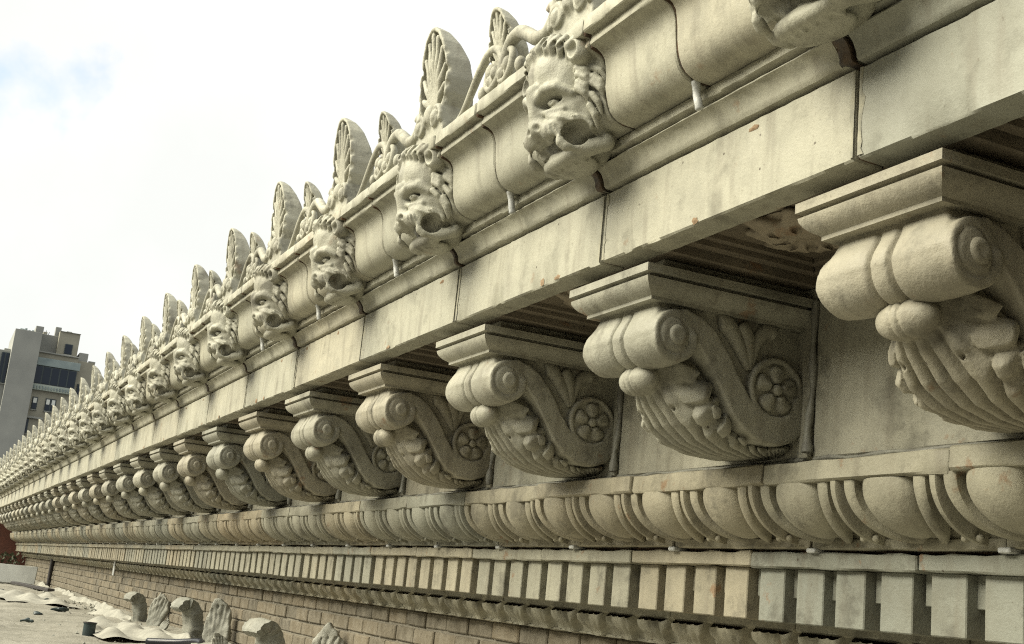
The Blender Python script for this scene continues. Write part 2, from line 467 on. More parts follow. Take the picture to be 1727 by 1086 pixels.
ORD = ['zeroth', 'first', 'second', 'third', 'fourth', 'fifth', 'sixth', 'seventh', 'eighth', 'ninth', 'tenth', 'eleventh', 'twelfth',
       'thirteenth', 'fourteenth', 'fifteenth', 'sixteenth', 'seventeenth', 'eighteenth', 'nineteenth', 'twentieth']
def ordinal(n):
    if n <= 20: return ORD[n]
    t = {2: 'twenty', 3: 'thirty', 4: 'forty'}[n//10]
    return t+'-'+ORD[n % 10] if n % 10 else t[:-1]+'ieth'

Y0, Y1 = -0.41, 32.3          # the run of the cornice
EYE_TO_ROOF = 0.62

# ================================================================ the setting
st = obj('street_ground', mesh_from('street_ground', [(-1500, -1500, -45), (1500, -1500, -45), (1500, 2500, -45), (-1500, 2500, -45)], [(0, 1, 2, 3)], 0), 'street')
tag(st, 'street level far below the roof', kind='structure')

def deck():
    xs = np.concatenate([np.arange(-9, -0.5, 0.5), np.arange(-0.5, 2.46, 0.06), [2.50]])
    ys = np.concatenate([np.arange(-4, 5, 0.5), np.arange(5, 16, 0.07), np.arange(16, 33.4, 0.2)])
    X, Y = np.meshgrid(xs, ys, indexing='ij')
    Z = -EYE_TO_ROOF + 0.012*np.sin(2.1*X+0.7*Y+1)+0.010*np.sin(5.3*X-1.1*Y)+0.008*np.sin(9*X+3.7*Y+2)*np.sin(1.3*Y)
    Z += 0.012*np.abs(np.sin(3.1*X-0.45*Y+0.8*np.sin(0.9*Y)))+0.004*rng.normal(0, 1, X.shape)
    Z += 0.05*np.clip((X-2.0)/0.45, 0, 1)**2
    V = np.stack([X.ravel(), Y.ravel(), Z.ravel()], 1); n = len(ys)
    i, j = np.meshgrid(np.arange(len(xs)-1), np.arange(n-1), indexing='ij'); a = (i*n+j).ravel()
    return mesh_np('roof_deck', V, np.stack([a, a+n, a+n+1, a+1], 1), 180)
tag(obj('roof_deck', deck(), 'roof'), 'dusty pale roof surface along the foot of the brick wall', kind='structure')

# ---- the building body behind the cornice
bd = empty('building', (3, 0, -45)); tag(bd, 'building body that carries the terracotta cornice', 'building')
def child(name, me, mat, par, tint=None):
    o = obj(name, me, mat, par, tint=tint); o.matrix_parent_inverse = par.matrix_basis.inverted(); return o
child('wall_core', box_mesh('wall_core', 2.62, 9, Y0, 33.4, -45, 1.2), 'mortar', bd)
child('roof_slab', box_mesh('roof_slab', 1.56, 9, Y0, Y1, 1.22, 1.44), 'deep', bd)
child('lower_wall', box_mesh('lower_wall', -9, 2.5, Y0-3, 33.4, -45, -0.75), 'mortar', bd)

# ---- unseen wing added behind the camera to shade the near end
tw = empty('shading_wing', (2, -2, -0.7)); tag(tw, 'unseen dark brick wing added behind the camera to block sky light', 'building')
child('wing_blocker', box_mesh('wing_blocker', -10, 9, -4.4, -0.42, -45, 2.2), 'wing', tw)
child('coping', box_mesh('coping', -10.1, 9.1, -4.5, -0.32, 2.201, 2.4), 'concrete', tw)

# ---- unseen buildings added on the open side to cut off low sky light
for (y0_, y1_, top, xx, lab) in ((-14, 9, 6.5, -17, 'unseen light-blocking building added across the street, nearest the camera side'), (9.5, 30, 8.0, -18, 'taller unseen light-blocking building added across the street'), (30.5, 52, 6.0, -17.5, 'lower unseen light-blocking building added across the street, far end')):
    fb_ = empty('blocker_building', (xx, (y0_+y1_)/2, -45)); tag(fb_, lab, 'building', 'unseen light blockers across the street')
    child('wall', box_mesh('wall', xx-10, xx, y0_, y1_, -45, top), 'wing', fb_)
    child('cornice', box_mesh('cornice', xx-10, xx+0.5, y0_-0.1, y1_+0.1, top+0.001, top+0.5), 'concrete', fb_)
    for zi in range(4):
        yy = y0_+1.5
        while yy < y1_-2:
            w_ = child('window', box_mesh('window', xx+0.001, xx+0.06, yy, yy+1.2, top-3-3.4*zi, top-1.2-3.4*zi), 'glass', fb_); yy += 2.9

# ================================================================ brick wall under the cornice
bw = empty('brick_wall', (2.5, 5, -0.7)); tag(bw, 'low brown brick wall below the terracotta mouldings', 'wall')
child('mortar_bed', box_mesh('mortar_bed', 2.462, 2.62, Y0, Y1, -0.74, -0.08), 'mortar', bw)
BM = [mesh_from('brick', *box(-0.016, 0.03, -0.134-d, 0.134+d, -0.038, 0.038, b=0.006), 0) for d in (0, 0.003, -0.004)]
bricks = []
for c in range(7):
    z = -0.135-0.09*c
    y = 1.5+(0.14 if c % 2 else 0)
    while y < Y1-0.2:
        bricks.append((y, z)); y += 0.28
bricks.sort(key=lambda q: q[0] if q[1] > -0.48 else q[0]+9)
near = [b for b in bricks if b[0] > 4.4][:300]; near_set = set(near)
for (y, z) in near:
    o = child('brick', random.choice(BM), 'brick', bw, tint=random.random()); o.location = (2.462+random.uniform(-0.004, 0.006), y+random.uniform(-.004, .004), z)
    o.rotation_euler = (random.uniform(-.01, .01), 0, random.uniform(-.012, .012))
rest = MB()
for (y, z) in bricks:
    if (y, z) in near_set: continue
    V, F = box(2.446+random.uniform(-.004, .004), 2.49, y-0.134, y+0.134, z-0.038, z+0.038, 0.006); rest.add((V, F))
tag(child('far_bricks', rest.mesh('far_bricks', 0), 'brick', bw, tint=0.45), None, kind='stuff')

# ================================================================ leaf moulding (lowest course)
LP = 0.2222
lm = empty('leaf_moulding', (2.4, 5, -0.09)); tag(lm, 'lowest terracotta course carved with small drooping leaves, just above the bricks', 'moulding')
def leaf_tile():
    nu, nv = 30, 26
    V = []; F = []
    prof = smooth_path([(2.346, -0.004), (2.349, -0.020), (2.360, -0.038), (2.378, -0.054), (2.390, -0.066), (2.396, -0.080)], 6)
    for i in range(nu+1):
        u = -0.5+i/nu
        for j in range(nv+1):
            t = j/nv; p = prof[min(int(t*(len(prof)-1)), len(prof)-1)]
            au = abs(u)
            w = 0.40*(1-0.55*t**2.2)+0.05*math.sin(t*7)          # leaf half width
            inside = max(0.0, min(1.0, (w-au)/0.05))
            h = 0.024*inside - 0.008*math.exp(-(au/0.03)**2)*inside*(1-t)
            h -= 0.008*math.exp(-((au-0.5*w)/0.035)**2)*inside
            eye = math.exp(-(((au-0.47)/0.055)**2+((t-0.28)/0.24)**2)); h -= 0.055*eye    # drilled slot between leaves
            tip = max(0.0, 1-abs(au-0.5)/0.10)*max(0.0, min(1, (t-0.55)/0.2)); h += 0.010*tip
            V.append((p[0]-h*0.85, u*LP, p[1]-h*0.5))
    n = nv+1
    for i in range(nu):
        for j in range(nv): a = i*n+j; F.append((a, a+1, a+n+1, a+n))
    return mesh_from('leaf', V, F, 60)
LT = leaf_tile()
nb = int((Y1-Y0)/0.6667)
J2 = 4.30
fb = [(2.338, 0.026), (2.338, 0.0), (2.346, -0.003), (2.352, -0.006), (2.43, -0.006), (2.43, 0.026)]
lb = [(2.400, -0.078), (2.394, -0.082), (2.394, -0.090), (2.41, -0.094), (2.47, -0.094), (2.47, -0.078)]
FM = [mesh_from('moulding_block', *prism(fb, 0.003, 0.6637, 0.06, seed=q), 30) for q in range(3)]
BMM = [mesh_from('lower_bead', *prism(lb, 0.002, 0.6647, 0.06, seed=q), 30) for q in range(3)]
for i in range(-9, 60):
    y = J2+0.6667*(i)
    if y < Y0-0.2 or y > Y1-0.5: continue
    tn = min(1, max(0, random.gauss(0.52, 0.12)))
    b = child('moulding_block', FM[i % 3], 'course', lm, tint=tn); b.location = (random.uniform(-.002, .002), y, 0)
    bb = obj('lower_bead', BMM[i % 3], 'course', b, tint=tn)
    for k in range(3):
        obj('leaf', LT, 'course', b, loc=(0, LP*(k+0.5), 0), tint=tn)
child('moulding_core', box_mesh('moulding_core', 2.405, 2.64, Y0, Y1, -0.079, 0.02), 'joint', lm)

# ================================================================ dentil course
dc = empty('dentil_course', (2.3, 5, 0.0)); tag(dc, 'terracotta course of plain rectangular dentil blocks', 'dentils')
child('dentil_back', box_mesh('dentil_back', 2.285, 2.64, Y0, Y1, 0.022, 0.21), 'course', dc, tint=0.3)
bandp = [(2.30, 0.1655), (2.172, 0.1655), (2.168, 0.17), (2.167, 0.205), (2.172, 0.210), (2.30, 0.210)]
BD = [mesh_from('band_block', *prism(bandp, 0.003, 0.6637, 0.05, chips=((1, .25, .006), (4, .35, .008)), seed=q+10), 30) for q in range(4)]
DM = [mesh_from('dentil', *box(2.193, 2.30, -0.056, 0.056, 0.019, 0.1665, 0.003), 0) for q in range(1)]
TM = mesh_from('spacer_tab', *box(2.225, 2.30, -0.0255, 0.0255, 0.088, 0.1660, 0.002), 0)
J1 = 2.967
BTINT = {}
for i in range(-7, 46):
    y = J1+0.6667*(i-1)       # block spans y .. y+0.6667
    if y < Y0-0.2 or y > Y1-0.6: continue
    tn = min(1, max(0, random.gauss(0.45, 0.2)))
    if i == 1: tn = 0.66
    if i in (0, -1): tn = 0.02
    if i in (2, 3): tn = 0.36
    if i in (4, 5): tn = 0.62
    b = child('band_block', BD[i % 4], 'course', dc, tint=tn); b.location = (random.uniform(-.003, .003), y, random.uniform(-.002, .002))
    for k in range(4):
        yc = 0.6667-0.0765-0.164*k+random.uniform(-.0015, .0015)
        obj('dentil', DM[0], 'course', b, loc=(random.uniform(-.002, .003), yc, random.uniform(-.001, 0.0)), tint=tn)
        obj('spacer_tab', TM, 'course', b, loc=(0, yc+0.0825, 0), tint=tn)

# ================================================================ egg and dart course
ec = empty('egg_and_dart_course', (2.1, 5, 0.24)); tag(ec, 'terracotta egg and dart course below the scroll brackets', 'moulding')
XT, ZT, AX, AZ = 2.168, 0.366, 0.160, 0.122       # ovolo: quarter ellipse
def OV(t, v, h):
    a = t*PI/2; x = XT-AX*math.cos(a); z = ZT-AZ*math.sin(a)
    nx, nz = -math.cos(a)/AX, -math.sin(a)/AZ; l = math.hypot(nx, nz)
    return (x+nx/l*h, v, z+nz/l*h)
def egg_w(t):
    return 0.086*math.sqrt(max(0.0, 1-((t-0.16)/0.79)**2)) if t > 0.16 else 0.086*(1-0.05*(0.16-t)/0.16)
def egg_mesh():
    nt, nv = 16, 12; V = []; F = []
    for i in range(nt+1):
        t = -0.01+0.955*i/nt; w = max(egg_w(t), 0.0015)
        for j in range(nv+1):
            a = PI*(j/nv); s = -math.cos(a)
            hh = 0.050*math.sin(a)**0.7*min(1.0, (w/0.086)**0.6) - 0.026
            V.append(OV(max(t, -0.02), s*w, hh))
    n = nv+1
    for i in range(nt):
        for j in range(nv): a = i*n+j; F.append((a, a+1, a+n+1, a+n))
    F.append(tuple(range(n)))
    return mesh_from('egg', V, F, 70)
def ribbon(center, half, hgt, base, nt=22, t0=-0.01):
    """raised strap on the ovolo; center(t)->v, half(t)"""
    V = []; F = []; sec = [(-1, base), (-1, hgt*0.55), (-0.62, hgt), (0.62, hgt), (1, hgt*0.55), (1, base)]
    ts = [t0+(0.985-t0)*i/nt for i in range(nt+1)]
    for t in ts:
        c = center(t); hw = half(t)
        for s, h in sec: V.append(OV(t, c+s*hw, h))
    n = len(sec)
    for i in range(nt):
        for j in range(n-1): a = i*n+j; F.append((a, a+1, a+n+1, a+n))
    F.append(tuple(range(n))); F.append(tuple(nt*n+j for j in range(n)))
    return V, F
def shell_c(t): 
    w = 0.117*math.sqrt(max(0.0, 1-((t-0.05)/0.97)**2)) if t > 0.05 else 0.117
    return w
def shell_mesh():
    mb = MB()
    for s in (-1, 1): mb.add(ribbon(lambda t: s*shell_c(t), lambda t: 0.0190*(1-0.25*t), 0.012, -0.07))
    return mb.mesh('shell', 50)
def dart_mesh():
    mb = MB()
    mb.add(ribbon(lambda t: 0.0, lambda t: 0.0135*(1-0.55*t)+0.004*math.exp(-((t-0.78)/0.08)**2), 0.016, -0.07))
    for s in (-1, 1):
        V, F = lathe_y([(-0.009, 0.003), (-0.006, 0.008), (0.0, 0.010), (0.006, 0.008), (0.009, 0.003)], 0, 0, 10)
        c = OV(0.80, s*0.022, 0.010); mb.add(([(a+c[0], b+c[1], d+c[2]) for a, b, d in V], F))
    return mb.mesh('dart', 50)
EGG, SHELL, DART = egg_mesh(), shell_mesh(), dart_mesh()
def ovolo_block():
    pr = [(2.30, 0.422), (1.992, 0.422), (1.986, 0.418), (1.985, 0.374), (1.990, 0.368), (2.03, 0.366)]
    for i in range(1, 10): pr.append(OV(i/10, 0, -0.062*min(1, i/1.5, (10-i)/2.0))[::2])
    pr += [(2.164, 0.247), (2.158, 0.243), (2.157, 0.221), (2.162, 0.217), (2.30, 0.217)]
    return pr
EB = [mesh_from('fascia_block', *prism(ovolo_block(), 0.0035, 0.6632, 0.06, chips=((2, .3, .008), (3, .2, .005)), seed=q+20), 40) for q in range(4)]
SHIM = mesh_from('lead_shim', *box(2.145, 2.20, -0.018, 0.018, 0.207, 0.2195, 0.003), 0)
JE = 2.69
for i in range(-7, 46):
    y = JE+0.6667*(i-1)
    if y < Y0-0.2 or y > Y1-0.6: continue
    tn = min(1, max(0, random.gauss(0.5, 0.24)))
    if i == 1: tn = 0.62
    if i <= 0: tn = 0.5
    if i == 2: tn = 0.66
    if i == 3: tn = 0.6
    if i == 4: tn = 0.16
    b = child('fascia_block', EB[i % 4], 'course', ec, tint=tn); b.location = (random.uniform(-.004, .004), y, random.uniform(-.002, .003))
    for k in range(2):
        yc = 0.6667-0.11-0.3333*k
        obj('egg', EGG, 'course', b, loc=(0, yc, 0), tint=tn)
        obj('shell', SHELL, 'course', b, loc=(0, yc, 0), tint=tn)
        obj('dart', DART, 'course', b, loc=(0, yc-0.1667, 0), tint=tn)
    if i < 24:
        obj('lead_shim', SHIM, 'lead', b, loc=(0, 0.6667-0.02+random.uniform(-.02, .02), 0))
child('course_core', box_mesh('course_core', 2.20, 2.64, Y0, Y1, 0.2115, 0.44), 'joint', ec)

# ================================================================ plain panels between the brackets
fr = empty('frieze_panels', (2.1, 5, 0.44)); tag(fr, 'plain terracotta wall panels between the scroll brackets', 'wall panel')
MODY = 2.58                     # near side of a bracket: MODY + k ; brackets are 0.42 wide, one to a metre
PM = mesh_from('panel', *prism([(2.20, 0.436), (2.056, 0.436), (2.050, 0.442), (2.050, 0.90), (2.20, 0.90)], 0.004, 0.996, 0.06, seed=3), 30)
CB = [MB().add(tube(smooth_path([(2.046, 0, 0.86), (2.041, 0.004*q, 0.74), (2.044, -0.003, 0.62), (2.038, 0.003, 0.52), (2.036, 0.0, 0.452)], 4), [0.009+0.003*math.sin(i*1.3+q)+0.004*(i > 12) for i in range(17)], 8)).mesh('caulk_bead', 60) for q in range(3)]
CH = [MB().add(tube([(2.046+0.002*math.sin(i+q), 0.02+0.96*i/16, 0.433+0.003*math.sin(i*1.7+q)) for i in range(17)], [0.006+0.002*math.sin(i*2.1+q) for i in range(17)], 6)).mesh('mortar_line', 60) for q in range(2)]
for k in range(-3, 30):
    y = MODY-0.012+k
    if y < Y0-0.1: continue
    if y > Y1-0.5: break
    p = child('panel', PM, 'bracket', fr, tint=random.uniform(0.38, 0.6)); p.location = (0, y, 0)
    if k < 16: obj('caulk_bead', CB[k % 3], 'caulk', p, loc=(0, 0, 0))
    obj('mortar_line', CH[k % 2], 'caulk', p)
child('panel_core', box_mesh('panel_core', 2.10, 2.64, Y0, Y1, 0.4405, 0.95), 'joint', fr)

# ================================================================ soffit with coffers
sf = empty('coffered_soffit', (1.8, 5, 0.95)); tag(sf, 'dark coffered soffit with carved leaf rosettes between the brackets', 'soffit')
def coffer_rosette():
    G = grid((-0.15, -0.15, -0.05), (0.15, 0.15, 0.02), 0.005); o = G[3]; h = 0.005
    d = ell(G, (0, 0, 0.012), (0.10, 0.11, 0.03))
    r = np.random.default_rng(3)
    for i in range(9):
        a = 2*PI*i/9+0.2; ca, sa = math.cos(a), math.sin(a); L = 0.085+0.03*r.random()
        leaf = chain(G, [(0.03*ca, 0.03*sa, -0.012), (0.6*L*ca, 0.6*L*sa, -0.026), (L*1.15*ca, L*1.15*sa, -0.008)], [0.016, 0.032, 0.012])
        d = smin(d, leaf, 0.006)
        d = smax(d, -cap(G, (0.03*ca, 0.03*sa, -0.045), (L*ca, L*sa, -0.045), 0.010), 0.006)
    d = smin(d, ell(G, (0, 0, -0.02), (0.028, 0.028, 0.02)), 0.005)
    return sculpt('leaf_rosette', smax(d, G[2]-0.006+0*G[0]+0*G[1], 0.004), o, h)
CR = coffer_rosette()
def frame_mesh(x0, x1, y0, y1, w, z0, z1):
    mb = MB()
    mb.add(box(x0, x0+w, y0, y1, z0, z1, 0.004)); mb.add(box(x1-w, x1, y0, y1, z0, z1, 0.004))
    mb.add(box(x0+w+.001, x1-w-.001, y0, y0+w, z0, z1, 0.004)); mb.add(box(x0+w+.001, x1-w-.001, y1-w, y1, z0, z1, 0.004))
    return mb
COFX0, COFX1 = 1.577, 2.035
CF = frame_mesh(COFX0-0.001, COFX1, 0.012, 0.54, 0.028, 0.921, 0.958).mesh('coffer_step', 0)
CF2 = frame_mesh(COFX0+0.028, COFX1-0.03, 0.042, 0.510, 0.018, 0.938, 0.962).mesh('coffer_inner_step', 0)
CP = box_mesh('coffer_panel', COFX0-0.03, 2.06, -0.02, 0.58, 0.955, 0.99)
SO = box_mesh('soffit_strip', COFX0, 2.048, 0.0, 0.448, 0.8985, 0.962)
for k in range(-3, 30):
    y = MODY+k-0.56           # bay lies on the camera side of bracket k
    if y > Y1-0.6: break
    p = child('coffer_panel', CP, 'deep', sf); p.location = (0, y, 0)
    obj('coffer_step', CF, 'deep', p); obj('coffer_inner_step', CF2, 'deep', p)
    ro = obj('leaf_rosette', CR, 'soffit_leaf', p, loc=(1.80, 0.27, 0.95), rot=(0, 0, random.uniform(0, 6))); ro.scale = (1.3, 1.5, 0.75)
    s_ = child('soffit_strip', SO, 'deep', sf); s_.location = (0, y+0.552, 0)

# ================================================================ corona and bed mould
co = empty('corona', (1.6, 5, 0.9)); tag(co, 'flat cream corona band of large terracotta blocks', 'cornice')
corp = [(1.575, 0.897), (1.506, 0.897), (1.501, 0.901), (1.500, 0.99), (1.500, 1.087), (1.503, 1.090), (1.57, 1.090), (1.57, 0.99)]
bedp = [(1.62, 1.0925), (1.535, 1.0925), (1.530, 1.098), (1.492, 1.1005), (1.487, 1.106), (1.4845, 1.114), (1.482, 1.124), (1.475, 1.136), (1.464, 1.146), (1.4555, 1.150),
        (1.457, 1.1535), (1.478, 1.156), (1.478, 1.1640), (1.4505, 1.1655), (1.447, 1.168), (1.447, 1.190), (1.450, 1.194), (1.62, 1.194)]
CM = [mesh_from('corona_block', *prism(corp, 0.006, 0.994, 0.028, jit=0.0007, chips=((1, .16, .010), (2, .16, .012), (5, .06, .006)), seed=q+30), 30) for q in range(5)]
BE = [mesh_from('bed_moulding', *prism(bedp, 0.006, 0.994, 0.028, jit=0.0007, chips=((8, .12, .006), (9, .1, .006), (14, .08, .006), (15, .08, .006)), seed=q+40), 34) for q in range(5)]
JM = box_mesh('joint_filler', 1.511, 1.56, -0.0075, 0.0075, 0.90, 1.088)
GM = MB().add(box(1.513, 1.5335, 0.004, 0.996, 1.0908, 1.0972, 0.001)).add(box(1.468, 1.4772, 0.004, 0.996, 1.1566, 1.1634, 0.001)).mesh('groove_strip', 0)  # brown strips laid along the two bed-mould grooves
def scar(q):
    r = np.random.default_rng(q+70); n = 11; w, h_ = 0.010+0.012*r.random(), 0.008+0.012*r.random()
    V = [(1.4990, 0, h_*0.5)]+[(1.4985+0.0015, w*math.cos(a)*(0.7+0.5*r.random()), h_*0.5+h_*math.sin(a)*(0.6+0.5*r.random())) for a in np.linspace(0, 2*PI, n, endpoint=False)]
    V[0] = (1.4975, 0, h_*0.5)
    return mesh_from('chipped_scar', V, [(0, 1+i, 1+(i+1) % n) for i in range(n)], 0)
SCR = [scar(q) for q in range(6)]
def smear(q):
    r = np.random.default_rng(q+5); V = []; F = []; n = 14
    for s in (-1, 1):
        b0 = len(V)
        for i in range(n+1):
            z = 0.902+0.184*i/n
            a = s*(0.006+0.001*r.random()); b_ = s*(0.013+0.007*r.random()*(1+0.6*math.sin(i*0.7+q)))
            V += [(1.4985, a, z), (1.4975, (a+b_)/2, z), (1.4992, b_, z)]
        for i in range(n):
            for j in range(2): a = b0+i*3+j; F.append((a, a+1, a+4, a+3))
    return mesh_from('mortar_smear', V, F, 60)
SME = [smear(q) for q in range(3)]
SEALP = [(x-0.0035, z) for x, z in bedp[2:11]]+[(x+0.012, z) for x, z in bedp[2:11]][::-1]
SEAL = [mesh_from('joint_sealant', *prism(SEALP, y0_, y1_, 0.008, 0.001, 0.0012, seed=80+q), 40) for q, (y0_, y1_) in enumerate(((0.003, 0.030), (0.002, 0.018), (0.004, 0.038)))]
CORJ = 2.787
for k in range(-3, 30):
    y = CORJ+k
    if y > Y1-0.4: break
    tn = random.uniform(0.34, 0.66)
    if k <= -2: tn = 0.02
    b = child('corona_block', CM[k % 5], 'corona', co, tint=tn); b.location = (random.uniform(-.0015, .0015), y, random.uniform(-.002, .002))
    obj('bed_moulding', BE[k % 5], 'corona', b, tint=tn)
    obj('joint_filler', JM, 'joint', b); obj('groove_strip', GM, 'joint', b)
    if k < 8:
        for q in range(random.randint(1, 3)): obj('chipped_scar', random.choice(SCR), 'scar', b, loc=(0, random.uniform(0.05, 0.95), 0.902 if random.random() < 0.7 else 1.066))
    if k < 9: obj('joint_sealant', SEAL[k % 3], 'sealant', b)
    if k < 6: obj('mortar_smear', SME[k % 3], 'smear', b)
child('corona_core', box_mesh('corona_core', 1.565, 2.6, Y0, Y1, 0.992, 1.20), 'joint', co)

# ================================================================ sima (rounded gutter) with top fillet
si = empty('rounded_gutter', (1.4, 5, 1.2)); tag(si, 'rounded cream terracotta gutter above the corona, behind the lion heads', 'gutter')
simp = [(1.60, 1.197), (1.430, 1.197), (1.412, 1.199), (1.398, 1.204), (1.385, 1.212), (1.374, 1.224), (1.366, 1.240), (1.360, 1.260), (1.3565, 1.285), (1.354, 1.315),
        (1.351, 1.340), (1.346, 1.358), (1.337, 1.371), (1.322, 1.380), (1.308, 1.383), (1.302, 1.386), (1.3005, 1.393), (1.303, 1.400), (1.3045, 1.4135),
        (1.281, 1.4135), (1.278, 1.417), (1.278, 1.452), (1.281, 1.456), (1.60, 1.456)]
SLION, SMID = 2.578, 3.247
SA = [mesh_from('gutter_block', *prism(simp, 0.005, SMID-SLION-0.005, 0.03, jit=0.0006, chips=((19, .08, .007), (21, .06, .006)), seed=q+50), 40) for q in range(4)]
SB = [mesh_from('gutter_block', *prism(simp, SMID-SLION+0.005, 0.995, 0.03, jit=0.0006, chips=((19, .1, .007), (21, .06, .006)), seed=q+60), 40) for q in range(4)]
SJ = mesh_from('joint_filler', *prism([(x+0.006 if x < 1.5 else x, z+(0.004 if z < 1.3 else -0.004)) for x, z in simp], -0.006, 0.006, 0.01), 40)
def drip(q):
    return MB().add(tube(smooth_path([(1.418, 0, 1.205), (1.424, 0.003, 1.19), (1.428, 0.002+0.003*q, 1.172), (1.431, 0.0, 1.150), (1.436, 0.001, 1.136)], 4), [0.010, 0.011, 0.011, 0.0105, 0.010, 0.010, 0.0095, 0.0095, 0.010, 0.010, 0.010, 0.0105, 0.010, 0.010, 0.011, 0.011, 0.007], 10)).mesh('lead_drip', 60)
DR = [drip(0), drip(1)]
for k in range(-3, 30):
    y = SLION+k
    if y > Y1-0.6: break
    tn = random.uniform(0.34, 0.66)
    a = child('gutter_block', SA[k % 4], 'corona', si, tint=tn); a.location = (random.uniform(-.002, .002), y, 0)
    b = child('gutter_block', SB[k % 4], 'corona', si, tint=random.uniform(0.34, 0.66)); b.location = (random.uniform(-.002, .002), y, 0)
    obj('joint_filler', SJ, 'joint', a, loc=(0, SMID-SLION, 0)); obj('joint_filler', SJ, 'joint', b)
    if k < 4: obj('lead_drip', DR[k % 2], 'lead', a, loc=(0, SMID-SLION, 0))
child('gutter_core', box_mesh('gutter_core', 1.47, 1.62, Y0, Y1, 1.1955, 1.45), 'joint', si)

# ================================================================ scroll brackets (modillions)
def abacus():
    prof = [(0.000, 0.867), (0.000, 0.846), (0.018, 0.8445), (0.018, 0.838), (0.004, 0.835), (0.006, 0.826), (0.012, 0.816), (0.022, 0.806), (0.034, 0.799), (0.040, 0.795), (0.040, 0.786)]
    V = []; F = []
    for d, z in prof:      # d: inset
        V += [(2.06, -0.21+d, z), (1.527+d, -0.21+d, z), (1.527+d, 0.21-d, z), (2.06, 0.21-d, z)]
    n = len(prof)
    for i in range(n-1):
        for j in range(3): a = i*4+j; F.append((a, a+1, a+5, a+4))
    F.append((0, 1, 2, 3)); F.append(((n-1)*4, (n-1)*4+1, (n-1)*4+2, (n-1)*4+3))
    # neck that carries it to the soffit
    mb = MB(); mb.V = V; mb.F = F
    mb.add(box(1.60, 2.06, -0.165, 0.165, 0.8655, 0.8995, 0.003))
    return mb.mesh('abacus', 32)
BAND = [(1.640, .740), (1.674, .747), (1.708, .737), (1.740, .714), (1.772, .679), (1.802, .637), (1.830, .594), (1.858, .554), (1.893, .522), (1.935, .504), (1.980, .501), (2.018, .513), (2.045, .540), (2.056, .580)]
BHW = [.028, .031, .032, .034, .035, .035, .035, .036, .037, .037, .035, .034, .033, .03]
RC = (1.970, .612)             # rosette centre
def scroll_mesh():
    h = 0.005; G = grid((1.53, -0.21, 0.45), (2.06, 0.21, 0.80), h); x, y, z, o = G
    band = line2(x, z, BAND, BHW)
    vol = np.sqrt((x-1.640)**2+(z-.700)**2)-0.068
    neck = poly2(x, z, [(1.600, .80), (1.599, .782), (1.593, .758), (1.582, .732), (1.574, .705), (1.62, .69), (1.66, .73), (1.665, .80)])
    d2 = smin(band, vol, 0.012); d2n = smin(vol, neck, 0.012)
    ay = np.abs(y)
    off = 0.007*np.clip(1-((ay-0.100)/0.068)**2, 0, 1) - 0.014*np.exp(-((ay-0.029)/0.0055)**2) + 0.003*np.clip(1-(ay/0.026)**2, 0, 1)
    wf = np.clip((1.70-x)/0.06, 0, 1)*np.clip((.81-z)/.06, 0.4, 1)
    hwy = 0.175 + 0.016*np.clip((1.70-x)/0.05, 0, 1)*np.exp(-((z-.69)/.07)**2)
    S = smax(d2-off*wf, ay-hwy, 0.005); S = np.minimum(S, smax(d2n-off*wf, ay-(0.150+0.034*np.clip((.785-z)/.075, 0, 1)), 0.005))
    core = poly2(x, z, [(1.66, .79), (2.07, .79), (2.07, .51), (1.95, .50), (1.86, .58), (1.78, .69), (1.70, .75)])
    C = np.maximum(core, ay-0.150)
    ring = np.sqrt((x-RC[0])**2+(z-RC[1])**2)
    Rg = smax(ring-0.087, ay-0.174, 0.008); Rg = smax(Rg, -smax(ring-0.071, 0.160-ay, 0.004), 0.004)
    D = smin(np.minimum(S, C), Rg, 0.002)
    # incised spiral line on the side of the volute
    sp = np.abs(np.sqrt((x-1.636)**2+(z-.702)**2)-0.046)-0.0025
    D = smax(D, -np.maximum(sp, hwy-0.004-ay), 0.003)
    D = D + 0.0012*vnoise(G, 70, 1)
    return sculpt('scroll', D, o, h)
